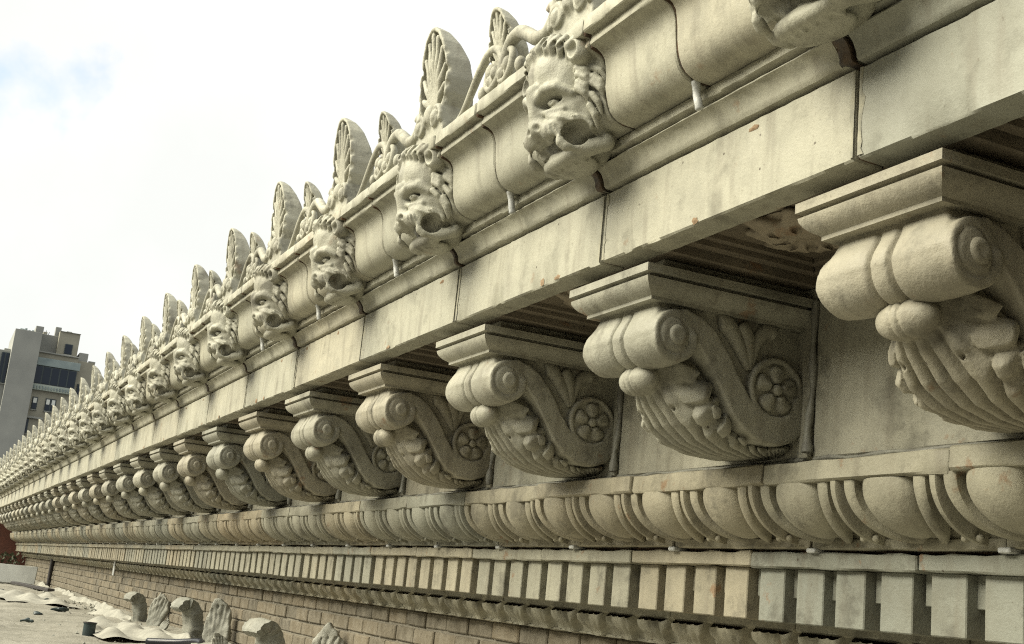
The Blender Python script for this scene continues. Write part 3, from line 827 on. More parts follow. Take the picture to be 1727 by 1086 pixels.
def leaf_mesh():
    h = 0.0042; G = grid((1.59, -0.20, 0.41), (2.06, 0.20, 0.71), h); x, y, z, o = G
    out = [(1.668, .585), (1.69, .545), (1.735, .495), (1.795, .456), (1.865, .438), (1.95, .434), (2.06, .444)]
    poly = out + [(2.06, .50), (1.96, .475), (1.89, .50), (1.83, .575), (1.77, .655), (1.70, .70), (1.66, .70), (1.655, .63)]
    d2 = poly2(x, z, poly)
    s = param2(x, z, out)
    hw = 0.100+0.068*np.clip(np.maximum(s/0.30, (x-1.69)/0.06), 0, 1)
    v = np.clip(y/hw, -1.2, 1.2); av = np.abs(v)
    e = 0.080*(1-np.clip(1-np.clip(av, 0, 1)**3, 0.0, 1)**(1/3.0))
    psi = v/(0.12+0.95*np.clip(1-s, 0, 1)**0.8)
    rib = np.abs(np.sin(PI*3.2*psi+PI/2))                       # long flutes that meet at the foot
    disp = 0.030*(1-rib)**2.0*np.clip(0.30+s*2.5, 0, 1)*np.clip((1.05-s)*5, 0, 1)
    ser = np.abs((6.0*s-0.8*av) % 1.0 - 0.5)*2                   # saw-toothed leaflets on the margins
    disp = disp + 0.030*np.clip(1-ser*1.8, 0, 1)*np.clip((av-0.62)/0.2, 0, 1)
    D = d2 + e + disp
    th = np.arctan2(z-0.415, 1.955-x)                            # the same flutes fan out over the flanks
    rs = np.abs(np.sin(7.0*th)); rad = np.sqrt((z-0.415)**2+(1.955-x)**2)
    side = np.abs(y) - hw - 0.008 + 0.024*(1-rs)**2.0*np.clip(rad/0.1, 0, 1) - 0.008*np.clip((rad-0.20)/0.08, 0, 1)
    D = smax(D, side, 0.006)
    # curled tip
    roll = ell(G, (1.650, 0, .606), (0.042, 0.078, 0.041))
    roll = roll + 0.005*np.exp(-((np.abs(y)-0.011)/0.0035)**2)
    D = smin(D, roll, 0.008)
    # drilled eyes and slits between the leaflets, tufts that lap on to the band
    P = [(1.708, .664), (1.745, .618), (1.780, .566), (1.815, .517), (1.858, .476), (1.915, .457)]
    for sg in (-1, 1):
        for i, (px, pz) in enumerate(P):
            fx, fz = 1.93-px, 0.425-pz; fl = math.hypot(fx, fz); fx, fz = fx/fl, fz/fl          # towards the foot
            D = smax(D, -cap(G, (px+0.006, sg*0.186, pz+0.006), (px+0.006+fx*0.035, sg*0.170, pz+0.006+fz*0.035), 0.0115-0.0007*i, 0.004), 0.002)
            D = smax(D, -cap(G, (px-0.022, sg*0.184, pz-0.016), (px-0.022+fx*0.055, sg*0.172, pz-0.016+fz*0.055), 0.0065, 0.003), 0.002)
        for (px, pz, yy) in ((1.70, .575, .085), (1.735, .520, .112)):
            D = smax(D, -cap(G, (px-0.03, sg*yy, pz-0.035), (px+0.035, sg*(yy-0.01), pz-0.045), 0.010, 0.005), 0.002)
    D = D + 0.0012*vnoise(G, 80, 4)
    return sculpt('acanthus_leaf', D, o, h)
def petal_mesh():
    V = []; F = []; n = 12
    V.append((0.026, -0.012, 0))
    for r_, hh in ((0.55, -0.011), (0.85, -0.007), (1.0, 0.004)):
        for i in range(n):
            a = 2*PI*i/n; V.append((0.036+r_*0.0245*math.cos(a), hh-0.003*math.cos(2*a)+0.004*(abs(math.sin(a)) < 0.2 and r_ > 0.8), r_*0.0235*math.sin(a)*(1+0.35*math.cos(a))))
    for i in range(n): F.append((0, 1+i, 1+(i+1) % n))
    for k in range(2):
        for i in range(n): a = 1+k*n+i; b = 1+k*n+(i+1) % n; F.append((a, b, b+n, a+n))
    return mesh_from('petal', V, F, 180)
def frond_mesh(path, r, name='palmette_frond'):
    mb = MB(); P = smooth_path([(p[0], 0, p[1]) for p in path], 5); n = len(P)
    rad = [r*(0.35+0.75*math.sin(min(1, (i/(n-1))*1.05)*PI*0.62)) for i in range(n)]; rad[-1] *= 0.75
    V, F = tube(P, rad, 10); mb.add(([(a, b*0.75, c) for a, b, c in V], F))
    return mb.mesh(name, 180)
AB, SC, LF, PT = abacus(), scroll_mesh(), leaf_mesh(), petal_mesh()
EYE = mesh_from('volute_eye', *lathe_y([(-0.196, 0.010), (-0.197, 0.016), (-0.194, 0.0235), (-0.187, 0.0275), (-0.170, 0.028)], 1.642, .702, 24), 40)
EYE2 = mesh_from('volute_eye', *lathe_y([(0.196, 0.010), (0.197, 0.016), (0.194, 0.0235), (0.187, 0.0275), (0.170, 0.028)], 1.642, .702, 24), 40)
BOSS = mesh_from('rosette_boss', *lathe_y([(-0.183, 0.004), (-0.182, 0.010), (-0.176, 0.0145), (-0.155, 0.015)], RC[0], RC[1], 16), 60)
DISC = mesh_from('rosette', *lathe_y([(-0.1615, 0.066), (-0.1615, 0.070), (-0.150, 0.0705)], RC[0], RC[1], 28), 40)
FR = [frond_mesh([(1.886, .655), (1.868, .69), (1.838, .735), (1.808, .765), (1.785, .763)], 0.025),
      frond_mesh([(1.890, .655), (1.886, .70), (1.872, .745), (1.852, .773)], 0.023),
      frond_mesh([(1.896, .655), (1.902, .705), (1.918, .748), (1.945, .770), (1.968, .760)], 0.020)]
LAST = 28
def bracket(k, order):
    t = empty('scroll_bracket', (0, MODY+0.21+k, 0))
    t.location = (2.05, MODY+0.21+k, 0.44)
    off = Vector((-2.05, 0, -0.44))
    t.rotation_euler = (random.uniform(-.006, .006), random.uniform(-.006, .006), random.uniform(-.008, .008))
    tn = random.uniform(0.30, 0.66)
    def p(n, me, par=t, l=None):
        o = obj(n, me, 'bracket', par, tint=tn)
        if par is t: o.location = off if l is None else l
        elif l is not None: o.location = l
        return o
    p('abacus', AB); p('scroll', SC); p('acanthus_leaf', LF); p('volute_eye', EYE)
    if k < 14:
        p('volute_eye', EYE2)
        for f in FR: p('palmette_frond', f, l=off+Vector((0, -0.153, 0)))
        d = p('rosette', DISC)
        for i in range(5):
            q = p('petal', PT, d, (RC[0], -0.163, RC[1])); q.scale = (1.13, 1.2, 1.13); q.rotation_euler = (0, -(2*PI*i/5+0.3), 0)
        p('rosette_boss', BOSS, d)
    else:
        p('rosette', DISC)
    return t
n = 0
for k in range(-2, LAST):
    if k == -2: lab = 'scroll bracket nearest the camera, past the right edge of the view'
    else:
        n += 1
        lab = f'terracotta scroll bracket with acanthus leaf under the corona, {ordinal(n)} from the right'
        if n == 1: lab = 'largest scroll bracket, shaded, cut off by the right edge of the photo'
        if n == 2: lab = 'large scroll bracket with clear five-petal rosette, second from the right'
    tag(bracket(k, n), lab, 'bracket', 'scroll brackets under the corona')

# ================================================================ lion heads
def lion_mesh(seed):
    h = 0.0035; G = grid((-0.22, -0.13, -0.19), (0.22, 0.17, 0.20), h)
    a, b, c, o = G                                   # a along the cornice, b outwards, c up
    r = np.random.default_rng(seed)
    A = np.abs(a); GA = (A, b, c)
    def sup(g, ce, ra, p=2.8):
        q = (np.abs((g[0]-ce[0])/ra[0])**p+np.abs((g[1]-ce[1])/ra[1])**p+np.abs((g[2]-ce[2])/ra[2])**p)**(1/p)
        return (q-1)*min(ra)
    GT = (a/np.clip(1+3.2*np.minimum(c+0.02, 0), 0.52, 1), b, c)
    d = sup(GT, (0, -0.045, 0.0), (0.176, 0.078, 0.166))                                       # back plate with the mane
    d = smin(d, sup(G, (0, 0.005, 0.045), (0.122, 0.108, 0.115), 2.3), 0.025)                      # skull
    d = smin(d, sup(GT, (0, 0.000, -0.055), (0.140, 0.088, 0.078), 2.3), 0.025)                     # cheeks
    d = smin(d, ell(G, (0, 0.085, 0.078), (0.062, 0.042, 0.055)), 0.025)                      # forehead knot
    d = smin(d, chain(GA, [(0.014, 0.112, -0.012), (0.046, 0.112, 0.004), (0.082, 0.094, 0.006), (0.108, 0.062, -0.010)], [0.014, 0.015, 0.013, 0.009]), 0.014)      # frowning brows
    d = smax(d, -cap(G, (0, 0.145, 0.025), (0, 0.145, 0.09), 0.022), 0.015)                   # cleft of the brow
    d = smin(d, cap(G, (0, 0.116, 0.01), (0, 0.090, -0.070), 0.024, 0.031), 0.012)            # nose
    d = smin(d, ell(G, (0, 0.094, -0.086), (0.046, 0.028, 0.022)), 0.010)
    d = smin(d, ell(GA, (0.050, 0.066, -0.100), (0.046, 0.042, 0.030)), 0.012)                # flews
    d = smax(d, -rell(GA, (0.054, 0.106, -0.024), (0.032, 0.050, 0.0110), 0.20, 1), 0.002)    # sockets
    d = smin(d, ell(GA, (0.050, 0.082, -0.027), (0.022, 0.020, 0.0105)), 0.002)               # eyeballs
    d = smax(d, -ell(GA, (0.056, 0.101, -0.028), (0.007, 0.009, 0.005)), 0.002)
    d = smin(d, chain(GA, [(0.024, 0.100, -0.050), (0.050, 0.094, -0.056), (0.088, 0.070, -0.050)], [0.009, 0.011, 0.009]), 0.008)   # lower lids
    d = smax(d, -ell(GA, (0.024, 0.122, -0.094), (0.012, 0.016, 0.009)), 0.004)               # nostrils
    # wrinkles sweeping from the nose over the cheek
    d = smin(d, chain(GA, [(0.052, 0.090, -0.068), (0.090, 0.074, -0.076), (0.116, 0.048, -0.080), (0.132, 0.012, -0.100)], [0.011, 0.014, 0.014, 0.012]), 0.010)
    d = smax(d, -chain(GA, [(0.060, 0.104, -0.060), (0.100, 0.094, -0.062), (0.138, 0.066, -0.074)], [0.004, 0.006, 0.005]), 0.006)
    d = smax(d, -chain(GA, [(0.100, 0.084, -0.060), (0.124, 0.062, -0.062), (0.150, 0.040, -0.072)], [0.004, 0.006, 0.005]), 0.006)
    for q in (0.030, 0.058, 0.086):
        d = smax(d, -chain(GA, [(0.012, 0.150, q-0.01), (0.050, 0.135, q+0.012), (0.090, 0.100, q-0.004)], [0.004, 0.0055, 0.003]), 0.006)
    # lower jaw and gaping mouth
    d = smin(d, chain(GA, [(0.122, -0.045, -0.128), (0.100, 0.002, -0.150), (0.055, 0.026, -0.160), (0.0, 0.032, -0.163)], [0.022, 0.018, 0.017, 0.017]), 0.012)
    d = smin(d, ell(G, (0, -0.02, -0.166), (0.085, 0.050, 0.018)), 0.010)
    for i in range(7):
        q = (i-3)*0.026; d = smin(d, chain(G, [(q, 0.034-1.6*q*q*3, -0.168), (q*1.05, 0.018-1.6*q*q*3, -0.184+abs(q)*0.12)], [0.010, 0.004]), 0.004)      # beard
    d = smax(d, -ell(G, (0, 0.060, -0.140), (0.050, 0.040, 0.007)), 0.004)
    ring = [(0.094-0.012*math.cos(q), 0.034+0.038*math.cos(q), -0.115+0.042*math.sin(q)+0.006*math.sin(3*q)) for q in np.linspace(0, 2*PI, 13)]
    d = smin(d, chain(GA, ring, [0.010, 0.013, 0.011, 0.014, 0.010, 0.012, 0.014, 0.010, 0.013, 0.011, 0.014, 0.012, 0.010]), 0.006)                                            # curled lips
    d = smax(d, -ell(GA, (0.070, 0.034, -0.115), (0.086, 0.036, 0.036)), 0.003)
    d = smax(d, -ell(GA, (0.060, 0.000, -0.112), (0.060, 0.060, 0.030)), 0.003)
    d = smin(d, ell(G, (0, 0.010, -0.146), (0.050, 0.030, 0.008)), 0.004)                     # tongue
    for i in range(4):                                                                         # whisker grooves
        d = smax(d, -chain(GA, [(0.060+0.011*i, 0.112-0.007*i, -0.084), (0.070+0.012*i, 0.094-0.012*i, -0.128)], [0.0035, 0.0045]), 0.003)
    d = smax(d, -chain(GA, [(0.100, 0.036, -0.124), (0.060, 0.074, -0.130), (0.0, 0.088, -0.128)], [0.016, 0.011, 0.009]), 0.004)     # line of the mouth
    for q in (0.0, 0.014, 0.028):
        d = smax(d, -chain(GA, [(0.058+q, 0.112-0.5*q, -0.066-0.2*q), (0.092+q*0.6, 0.088-0.5*q, -0.062-0.5*q), (0.122+q*0.3, 0.052, -0.074-q)], [0.002, 0.0040, 0.0025]), 0.004)   # cheek wrinkles
    # ears
    d = smin(d, rell(GA, (0.136, 0.060, 0.095), (0.034, 0.038, 0.040), 0.5, 1), 0.008)
    d = smax(d, -rell(GA, (0.138, 0.098, 0.092), (0.021, 0.028, 0.026), 0.5, 1), 0.005)
    d = smin(d, sup(GT, (0, -0.006, 0.0), (0.166, 0.046, 0.150)), 0.012)
    # mane: flame locks over the brow, curls round the cheeks, drilled gaps between
    for i in range(11):
        t = (i-5)/5; x0 = 0.092*t; x1 = 0.138*t+r.uniform(-.012, .012); top = 0.174-0.032*t*t+r.uniform(-.016, .010); bb = 0.012-0.04*t*t
        w = r.uniform(-.012, .012)
        d = smin(d, chain(G, [(x0, 0.098+bb, 0.100-0.02*t*t), ((x0+x1)/2+w, 0.112+bb, 0.130-0.02*t*t), (x1-w*.5, 0.102+bb, (top+0.13)/2), (x1, 0.082+bb, top)], [0.007, 0.0125, 0.011, 0.004]), 0.005)
    for i in range(10):
        t = (i-4.5)/5; bb = 0.012-0.04*t*t
        d = smax(d, -cap(G, (0.105*t, 0.128+bb, 0.120-0.02*t*t), (0.125*t, 0.100+bb, 0.165-0.025*t*t), 0.005), 0.003)
    for sg in (-1, 1):
        for i in range(13):
            an = 0.80-1.90*i/12+r.uniform(-.03, .03); w = r.uniform(-.06, .06)
            for rr, bb, n_ in ((0.122, 0.050, 0), (0.150, 0.020, 1)):
                if (n_ == 0 and an < -0.30) or an < -0.58: continue
                an2 = an+0.08*n_
                if an < -0.5: rr = rr*(1+0.22*(an+0.5)); bb = bb+0.012
                def P(rad, ang, bo): return (sg*rad*math.cos(ang), bo, rad*math.sin(ang))
                d = smin(d, chain(G, [P(rr-0.012, an2+0.06, bb-0.004), P(rr+0.010, an2+0.05+w, bb+0.006), P(rr+0.028, an2-0.06+w, bb-0.006), P(rr+0.036, an2-0.22+w, bb-0.022)], [0.006, 0.0115, 0.0105, 0.004]), 0.0025)
    d = d + 0.0016*vnoise(G, 40, seed) + 0.0008*vnoise(G, 110, seed+9)
    d = smax(d, -(b+0.115), 0.004)
    V, Q = nets(d, o, h)
    # local (a,b,c) -> world axes (x=-b, y=a, z=c)
    W = np.stack([-V[:, 1], V[:, 0], V[:, 2]], 1)
    return mesh_np('lion_face', W, Q, 180)
LM = [lion_mesh(3), lion_mesh(11)]
n = 0
for k in range(-2, LAST):
    t = obj('lion_head', LM[k % 2], 'crest', tint=random.uniform(0.36, 0.56)); t.location = (1.355+0.012, 2.765+k, 1.296)
    t.rotation_euler = (random.uniform(-.02, .02), random.uniform(-.03, .03), random.uniform(-.03, .03))
    if k == -2: lab = 'lion head spout nearest the camera, past the right edge of the view'
    else:
        n += 1
        lab = f'carved terracotta lion head with open mouth on the gutter, {ordinal(n)} from the right'
        if n == 1: lab = 'lion head cut off by the top edge, only its chin showing'
        if n == 2: lab = 'largest fully visible lion head with deep eye and open mouth'
    tag(t, lab, 'lion head', 'lion heads along the gutter')

# ================================================================ cresting: tall and small palmette antefixes
def antefix_mesh(H, W, seed, name):
    h = 0.0042 if H > 0.3 else 0.0036
    G = grid((-0.05, -W-0.04, -0.01), (0.22, W+0.04, H+0.02), h); x0, y, z, o = G
    x = x0 + 0.035*(np.clip(z/H, 0, 1.1))**2.2
    half = [(0, 1.0), (.22, .985), (.46, .935), (.72, .82), (.92, .66), (1.0, .49), (.95, .36), (.80, .26), (.86, .16), (.93, .07), (.95, -.05)]
    P = [(p*W, q*H) for p, q in half] + [(-p*W, q*H) for p, q in half[::-1][:-1]]
    d2 = poly2(y, z, P)
    dep = 0.105*(H/0.4)*np.sqrt(np.clip(1-(np.clip(z, 0, H)/(H*1.005))**2, 0, 1))
    D = smax(d2, np.maximum(-x, x-dep-0.006), 0.006)
    rec = np.maximum(np.maximum(d2+0.013*(H/0.4), 0.26*H-z), x-0.040)
    D = smax(D, -rec, 0.004)
    s_ = H/0.4
    for i in range(-4, 5):
        t = i/4
        ex = [0, .30, .56, .72, .74][abs(i)]*W*(1 if i >= 0 else -1); ez = [.935, .885, .77, .61, .44][abs(i)]*H
        mx = ex*0.62; mz = 0.30*H+(ez-0.30*H)*0.62
        D = smin(D, chain((x, y, z), [(0.020, 0.10*W*t, 0.27*H), (0.008, mx, mz), (0.010, ex, ez)], [0.005*s_, 0.0120*s_, 0.0095*s_]), 0.002)
    # calyx and paired volutes at the foot
    D = smin(D, ell((x, y, z), (0.0, 0, 0.22*H), (0.022, 0.24*W, 0.10*H)), 0.006)
    D = smax(D, -ell((x, y, z), (-0.02, 0, 0.10*H), (0.022, 0.17*W, 0.07*H)), 0.006)
    for sg in (-1, 1):
        cy, cz, R = sg*0.52*W, 0.17*H, 0.105*H
        sp = []
        for i in range(15):
            a = -0.4+i*0.46; rr = R*(1.0-0.042*i); sp.append((-0.004, cy+sg*rr*math.cos(a), cz+rr*math.sin(a)))
        D = smin(D, chain((x, y, z), sp, [0.010*s_]*15), 0.003)
        D = smin(D, ell((x, y, z), (-0.004, cy, cz), (0.020*s_, 0.022*s_, 0.026*s_)), 0.002)
        for q in (0.30, 0.42, 0.56, 0.72):           # notched side leaves
            wy = np.interp(q, [.26, .36, .49, .66, .83], [.80, .95, 1.0, .92, .76])*W
            D = smax(D, -ell((x, y, z), (-0.004, sg*wy, q*H), (0.018, 0.010, 0.016*s_)), 0.004)
    D = D + 0.0014*vnoise((x0, y, z), 60, seed)
    return sculpt(name, D, o, h)
ANT = [antefix_mesh(0.408, 0.128, s_, 'palmette') for s_ in (1, 2)]
ANS = antefix_mesh(0.262, 0.074, 5, 'palmette')
def tendril(path, r, name='scroll_tendril', flat=0.6):
    P = smooth_path([(0, p[0], p[1]) for p in path], 6); n = len(P)
    rad = [r*(0.75+0.45*math.sin(PI*min(1, i/(n-1)*1.1))) for i in range(n)]
    V, F = tube(P, rad, 10)
    return mesh_from(name, V, F, 180)
# near tendril runs down to the tall palmette on the camera side, far one climbs from the next tall palmette
TA = tendril([(0.285, 0.0), (0.24, 0.022), (0.185, 0.075), (0.130, 0.125), (0.070, 0.152), (0.010, 0.140), (-0.028, 0.095), (-0.015, 0.045), (0.035, 0.020), (0.075, 0.045), (0.072, 0.085), (0.045, 0.095)], 0.0125)
TB = tendril([(-0.018, 0.03), (-0.060, 0.018), (-0.095, 0.045), (-0.100, 0.088), (-0.072, 0.110), (-0.045, 0.092)], 0.011)
TC = tendril([(-0.03, 0.035), (-0.045, 0.085), (-0.075, 0.128), (-0.135, 0.138), (-0.20, 0.105), (-0.26, 0.070), (-0.325, 0.062), (-0.36, 0.10), (-0.345, 0.135), (-0.325, 0.125)], 0.0175)
def bud(y, z, r):
    G = grid((-.03, -.04, -.05), (.03, .04, .05), 0.004)
    return mesh_np('bud', *(lambda V, Q: (V+np.array([0, y, z]), Q))(*nets(ell(G, (0, 0, 0), (r*0.8, r*0.8, r*1.15)), G[3], 0.004)), 180)
BU = [bud(0.045, 0.075, 0.026), bud(-0.070, 0.065, 0.022), bud(0.10, 0.028, 0.020), bud(-0.16, 0.030, 0.022)]
n = 0
for k in range(-3, LAST):
    yt = 3.675+k
    tn = random.uniform(0.35, 0.55)
    t = empty('tall_antefix', (1.290, yt, 1.456)); obj('palmette', ANT[k % 2], 'crest', t, tint=tn)
    if k <= -2 or k == -1: lab = None
    if k >= 0:
        n += 1; lab = f'tall palmette antefix on the gutter crest, {ordinal(n)} from the right'
        if n == 1: lab = 'largest tall palmette antefix, standing left of the big lion head'
    else: lab = ['tall palmette antefix partly cut off by the top edge of the photo', 'tall palmette antefix above the view, over the near lion head', 'tall palmette antefix nearest the camera, outside the view'][-k-1]
    tag(t, lab, 'antefix', 'tall antefixes on the crest')
n = 0
for k in range(-3, LAST):
    ys = 3.145+k; tn = random.uniform(0.35, 0.55)
    t = empty('small_antefix', (1.296, ys, 1.456)); obj('palmette', ANS, 'crest', t, tint=tn)
    if k < 16:
        for me in (TA, TB, TC): obj('scroll_tendril', me, 'crest', t, tint=tn)
        for me in BU: obj('bud', me, 'crest', t, tint=tn)
    else:
        for me in (TA, TC): obj('scroll_tendril', me, 'crest', t, tint=tn)
    if k >= 0:
        n += 1; lab = f'small palmette antefix with scroll tendrils between two tall ones, {ordinal(n)} from the right'
        if n == 1: lab = 'largest small palmette antefix with scroll tendrils, touching the big lion mane'
    else: lab = ['small antefix with scroll tendrils above the top edge of the photo', 'small antefix above the near lion head, outside the view', 'small antefix nearest the camera, outside the view'][-k-1]
    tag(t, lab, 'antefix', 'small antefixes on the crest')
#==CLUTTER==
# ================================================================ things lying on the roof
RZ = -EYE_TO_ROOF
def fragment(loc, rz, sc, label, seed, lean=0.0):
    """salvaged terracotta piece: upright slab whose top curls over, broken foot"""
    t = empty('salvaged_terracotta_piece', loc, (0, lean, rz))
    r = np.random.default_rng(seed)
    prof = smooth_path([(0.05, 0, 0.0), (0.035, 0, 0.14), (0.015, 0, 0.26), (-0.02, 0, 0.36), (-0.075, 0, 0.405), (-0.13, 0, 0.385), (-0.16, 0, 0.34)], 5)
    n = len(prof); V = []; F = []; m = 7
    for i, p in enumerate(prof):
        q0 = prof[max(i-1, 0)]; q1 = prof[min(i+1, n-1)]; d = (q1-q0); d = d/np.linalg.norm(d); nn = np.array([-d[2], 0, d[0]])
        th = 0.034+0.050*(1-i/n); w = 0.085+0.035*math.sin(PI*i/(n-1)*0.9)+0.006*r.normal()
        for sgn in (1, -1):
            for j in range(m):
                v = -1+2*j/(m-1)
                k = th*sgn*(1-0.25*v*v)+0.004*r.normal() + (0.010*math.cos(v*9) if sgn > 0 else 0)
                V.append((p[0]+nn[0]*k, v*w, p[2]+nn[2]*k))
    for i in range(n-1):
        for j in range(m-1):
            a = i*2*m+j; F.append((a, a+1, a+2*m+1, a+2*m)); b = a+m; F.append((b, b+2*m, b+2*m+1, b+1))
        for j in (0, m-1):
            a = i*2*m+j; F.append((a, a+m, a+3*m, a+2*m))
    for i in (0, n-1):
        F.append(tuple(i*2*m+j for j in range(m))+tuple(i*2*m+m+j for j in range(m-1, -1, -1)))
    V = [(x*sc, y*sc, z*sc) for x, y, z in V]
    obj('curled_slab', mesh_from('curled_slab', V, F, 60), 'salvage', t)
    tag(t, label, 'terracotta piece', 'salvaged pieces leaning on the brick wall'); return t
def shard(loc, rot, sc, label, seed):
    """broken leaf-shaped slab standing behind"""
    h = 0.009; G = grid((-0.07, -0.15, -0.02), (0.07, 0.15, 0.46), h); x, y, z, o = G
    r = np.random.default_rng(seed)
    P = [(-0.06, 0), (-0.105, 0.14), (-0.12, 0.26), (-0.10, 0.35), (-0.06, 0.37), (-0.03, 0.41), (0.0, 0.40), (0.03, 0.425), (0.05, 0.36), (0.085, 0.34), (0.11, 0.22), (0.085, 0.10), (0.05, 0)]
    P = [(a+r.normal()*0.008, b+r.normal()*0.008*(b > 0)) for a, b in P]
    D = smax(poly2(y, z, P), np.abs(x+0.12*z*z/0.43)-0.026, 0.014)
    for i in range(-2, 3):
        D = smax(D, -chain(G, [(-0.03, 0.012*i, 0.03), (-0.052, 0.045*i, 0.36)], [0.006, 0.009]), 0.010)
    D = D + 0.006*vnoise(G, 30, seed) + 0.004*vnoise(G, 75, seed+1)
    V, Q = nets(D, o, h)
    ob = obj('terracotta_shard', mesh_np('terracotta_shard', V*sc, Q, 180), 'salvage', loc=loc, rot=rot, tint=0.3)
    return tag(ob, label, 'terracotta piece', 'broken leaf slabs on the roof')
MAT['salvage'] = terracotta('salvaged_terracotta', (0.36, 0.355, 0.30), (0.23, 0.235, 0.20), soot=0.35, rust=0.25, bump=0.5, tinted=False)
fragment((2.24, 13.75, RZ-0.03), 0.30, 0.80, 'curled cream terracotta piece on the roof, farthest from the camera', 1)
fragment((2.20, 10.75, RZ-0.03), 0.22, 0.92, 'curled cream terracotta piece on the roof, middle one of three', 2)
fragment((2.16, 8.05, RZ-0.04), 0.35, 0.88, 'curled cream terracotta piece on the roof, nearest the camera', 3)
shard((2.30, 13.15, RZ-0.05), (0.12, 0.22, 0.8), 0.98, 'broken grey leaf slab beside the farthest curled piece', 4)
shard((2.30, 10.2, RZ-0.06), (-0.1, 0.22, 0.75), 1.14, 'broken grey leaf slab beside the middle curled piece', 5)
shard((2.28, 7.4, RZ-0.06), (0.15, 0.25, 0.8), 1.05, 'broken grey leaf slab beside the nearest curled piece', 6)
shard((2.22, 12.35, RZ-0.02), (0.35, 0.5, 0.6), 0.45, 'small pale shard on the cloth between two larger slabs', 7)
shard((2.18, 9.35, RZ-0.02), (-0.3, 0.4, 1.5), 0.52, 'small pale shard right of the middle leaf slab', 8)

def cloth():
    """crumpled dust sheet along the foot of the wall"""
    ys = np.arange(6.6, 26.5, 0.05); us = np.linspace(-1, 1, 15); V = []
    for i, y in enumerate(ys):
        cx = 2.14+0.10*math.sin(y*0.9)+0.06*math.sin(y*2.3+1); w = 0.13+0.06*math.sin(y*1.7)+0.03*math.sin(y*4.1)
        if y > 16: cx = 2.32+0.05*math.sin(y*1.5); w = 0.09+0.03*math.sin(y*2.7)
        for u in us:
            hgt = 0.055*(1-u*u)*(0.8+0.5*math.sin(y*3.1+u*2)) + 0.020*math.sin(y*4.3+u*3)*(1-u*u) + 0.010*math.sin(y*6.1-u*6)
            V.append((cx+u*w+0.015*math.sin(y*9+u*3), y, RZ-0.012+0.03*max(0, (cx-2.0)/0.45)**2+max(hgt, -0.01)+0.02*(1-abs(u))))
    n = len(us); i, j = np.meshgrid(np.arange(len(ys)-1), np.arange(n-1), indexing='ij'); a = (i*n+j).ravel()
    return mesh_np('dust_sheet', np.array(V), np.stack([a, a+1, a+n+1, a+n], 1), 180)
tag(obj('dust_sheet', cloth(), 'cloth'), 'crumpled off-white dust sheet along the foot of the brick wall', 'dust sheet')

hose = MB().add(tube(smooth_path([(1.80, 10.35, RZ+0.03), (1.98, 10.15, RZ+0.05), (2.10, 9.80, RZ+0.085), (2.02, 9.45, RZ+0.05), (2.10, 9.05, RZ+0.05), (2.28, 8.75, RZ+0.10), (2.36, 8.55, RZ+0.12), (2.30, 8.40, RZ+0.06), (2.15, 8.35, RZ+0.03)], 8), 0.030, 10)).mesh('black_hose', 180)
tag(obj('black_hose', hose, 'black'), 'thick black hose looping over the white sheet on the roof', 'hose')
bo = empty('white_board', (2.05, 8.9, RZ)); 
bb_ = obj('board', box_mesh('board', -0.14, 0.14, -0.75, 0.75, 0.07, 0.10, b=0.006), 'cloth', bo); bo.rotation_euler = (0.0, -0.12, -0.13)
obj('batten', box_mesh('batten', -0.03, 0.03, -0.7, 0.7, 0.0, 0.0695, b=0.006), 'cloth', bo)
tag(bo, 'white board lying on the roof beside the black hose', 'board')
tin = empty('dark_tin', (1.42, 10.95, RZ))
MAT['bluish_dark'] = simple('dark_green_tin', (0.03, 0.05, 0.05), 0.5, 0.3, 8, 0.1)
LV, LF_ = lathe_y([(0.0, 0.045), (0.004, 0.05), (0.10, 0.05), (0.102, 0.054), (0.11, 0.054), (0.111, 0.046), (0.10, 0.044)], 0, 0, 18)
obj('tin_body', mesh_from('tin_body', [(x, z_, y) for x, y, z_ in LV], LF_, 40), 'bluish_dark', tin)
obj('tin_rim', mesh_from('tin_rim', *(lambda P: tube(P, 0.004, 6, False))([(0.054*math.cos(a*PI/12), 0.054*math.sin(a*PI/12), 0.112) for a in range(25)]), 60), 'dark_iron', tin)
tag(tin, 'small dark green tin standing on the dusty roof at the bottom edge', 'tin')
rock_n = 0
for (x, y, sz, lab) in ((1.62, 15.2, 0.075, 'largest dark stone chip lying alone on the roof'), (1.30, 20.5, 0.06, 'dark stone chip on the roof near the left edge'), (1.75, 18.3, 0.05, 'small dark chip left of the white sheet'), (1.28, 14.0, 0.045, 'small dark chip on the grey stain'), (1.05, 12.4, 0.05, 'dark chip at the lower left of the roof')):
    G = grid((-0.1, -0.1, -0.1), (0.1, 0.1, 0.1), 0.02)
    D = ell(G, (0, 0, 0), (0.09, 0.06, 0.03))+0.018*vnoise(G, 50, rock_n+3); rock_n += 1
    V, Q = nets(D, G[3], 0.02)
    tag(obj('stone_chip', mesh_np('stone_chip', V*sz/0.085, Q, 40), 'bluish_dark', loc=(x, y, RZ+sz*0.4)), lab, 'stone chip', 'dark chips on the roof')

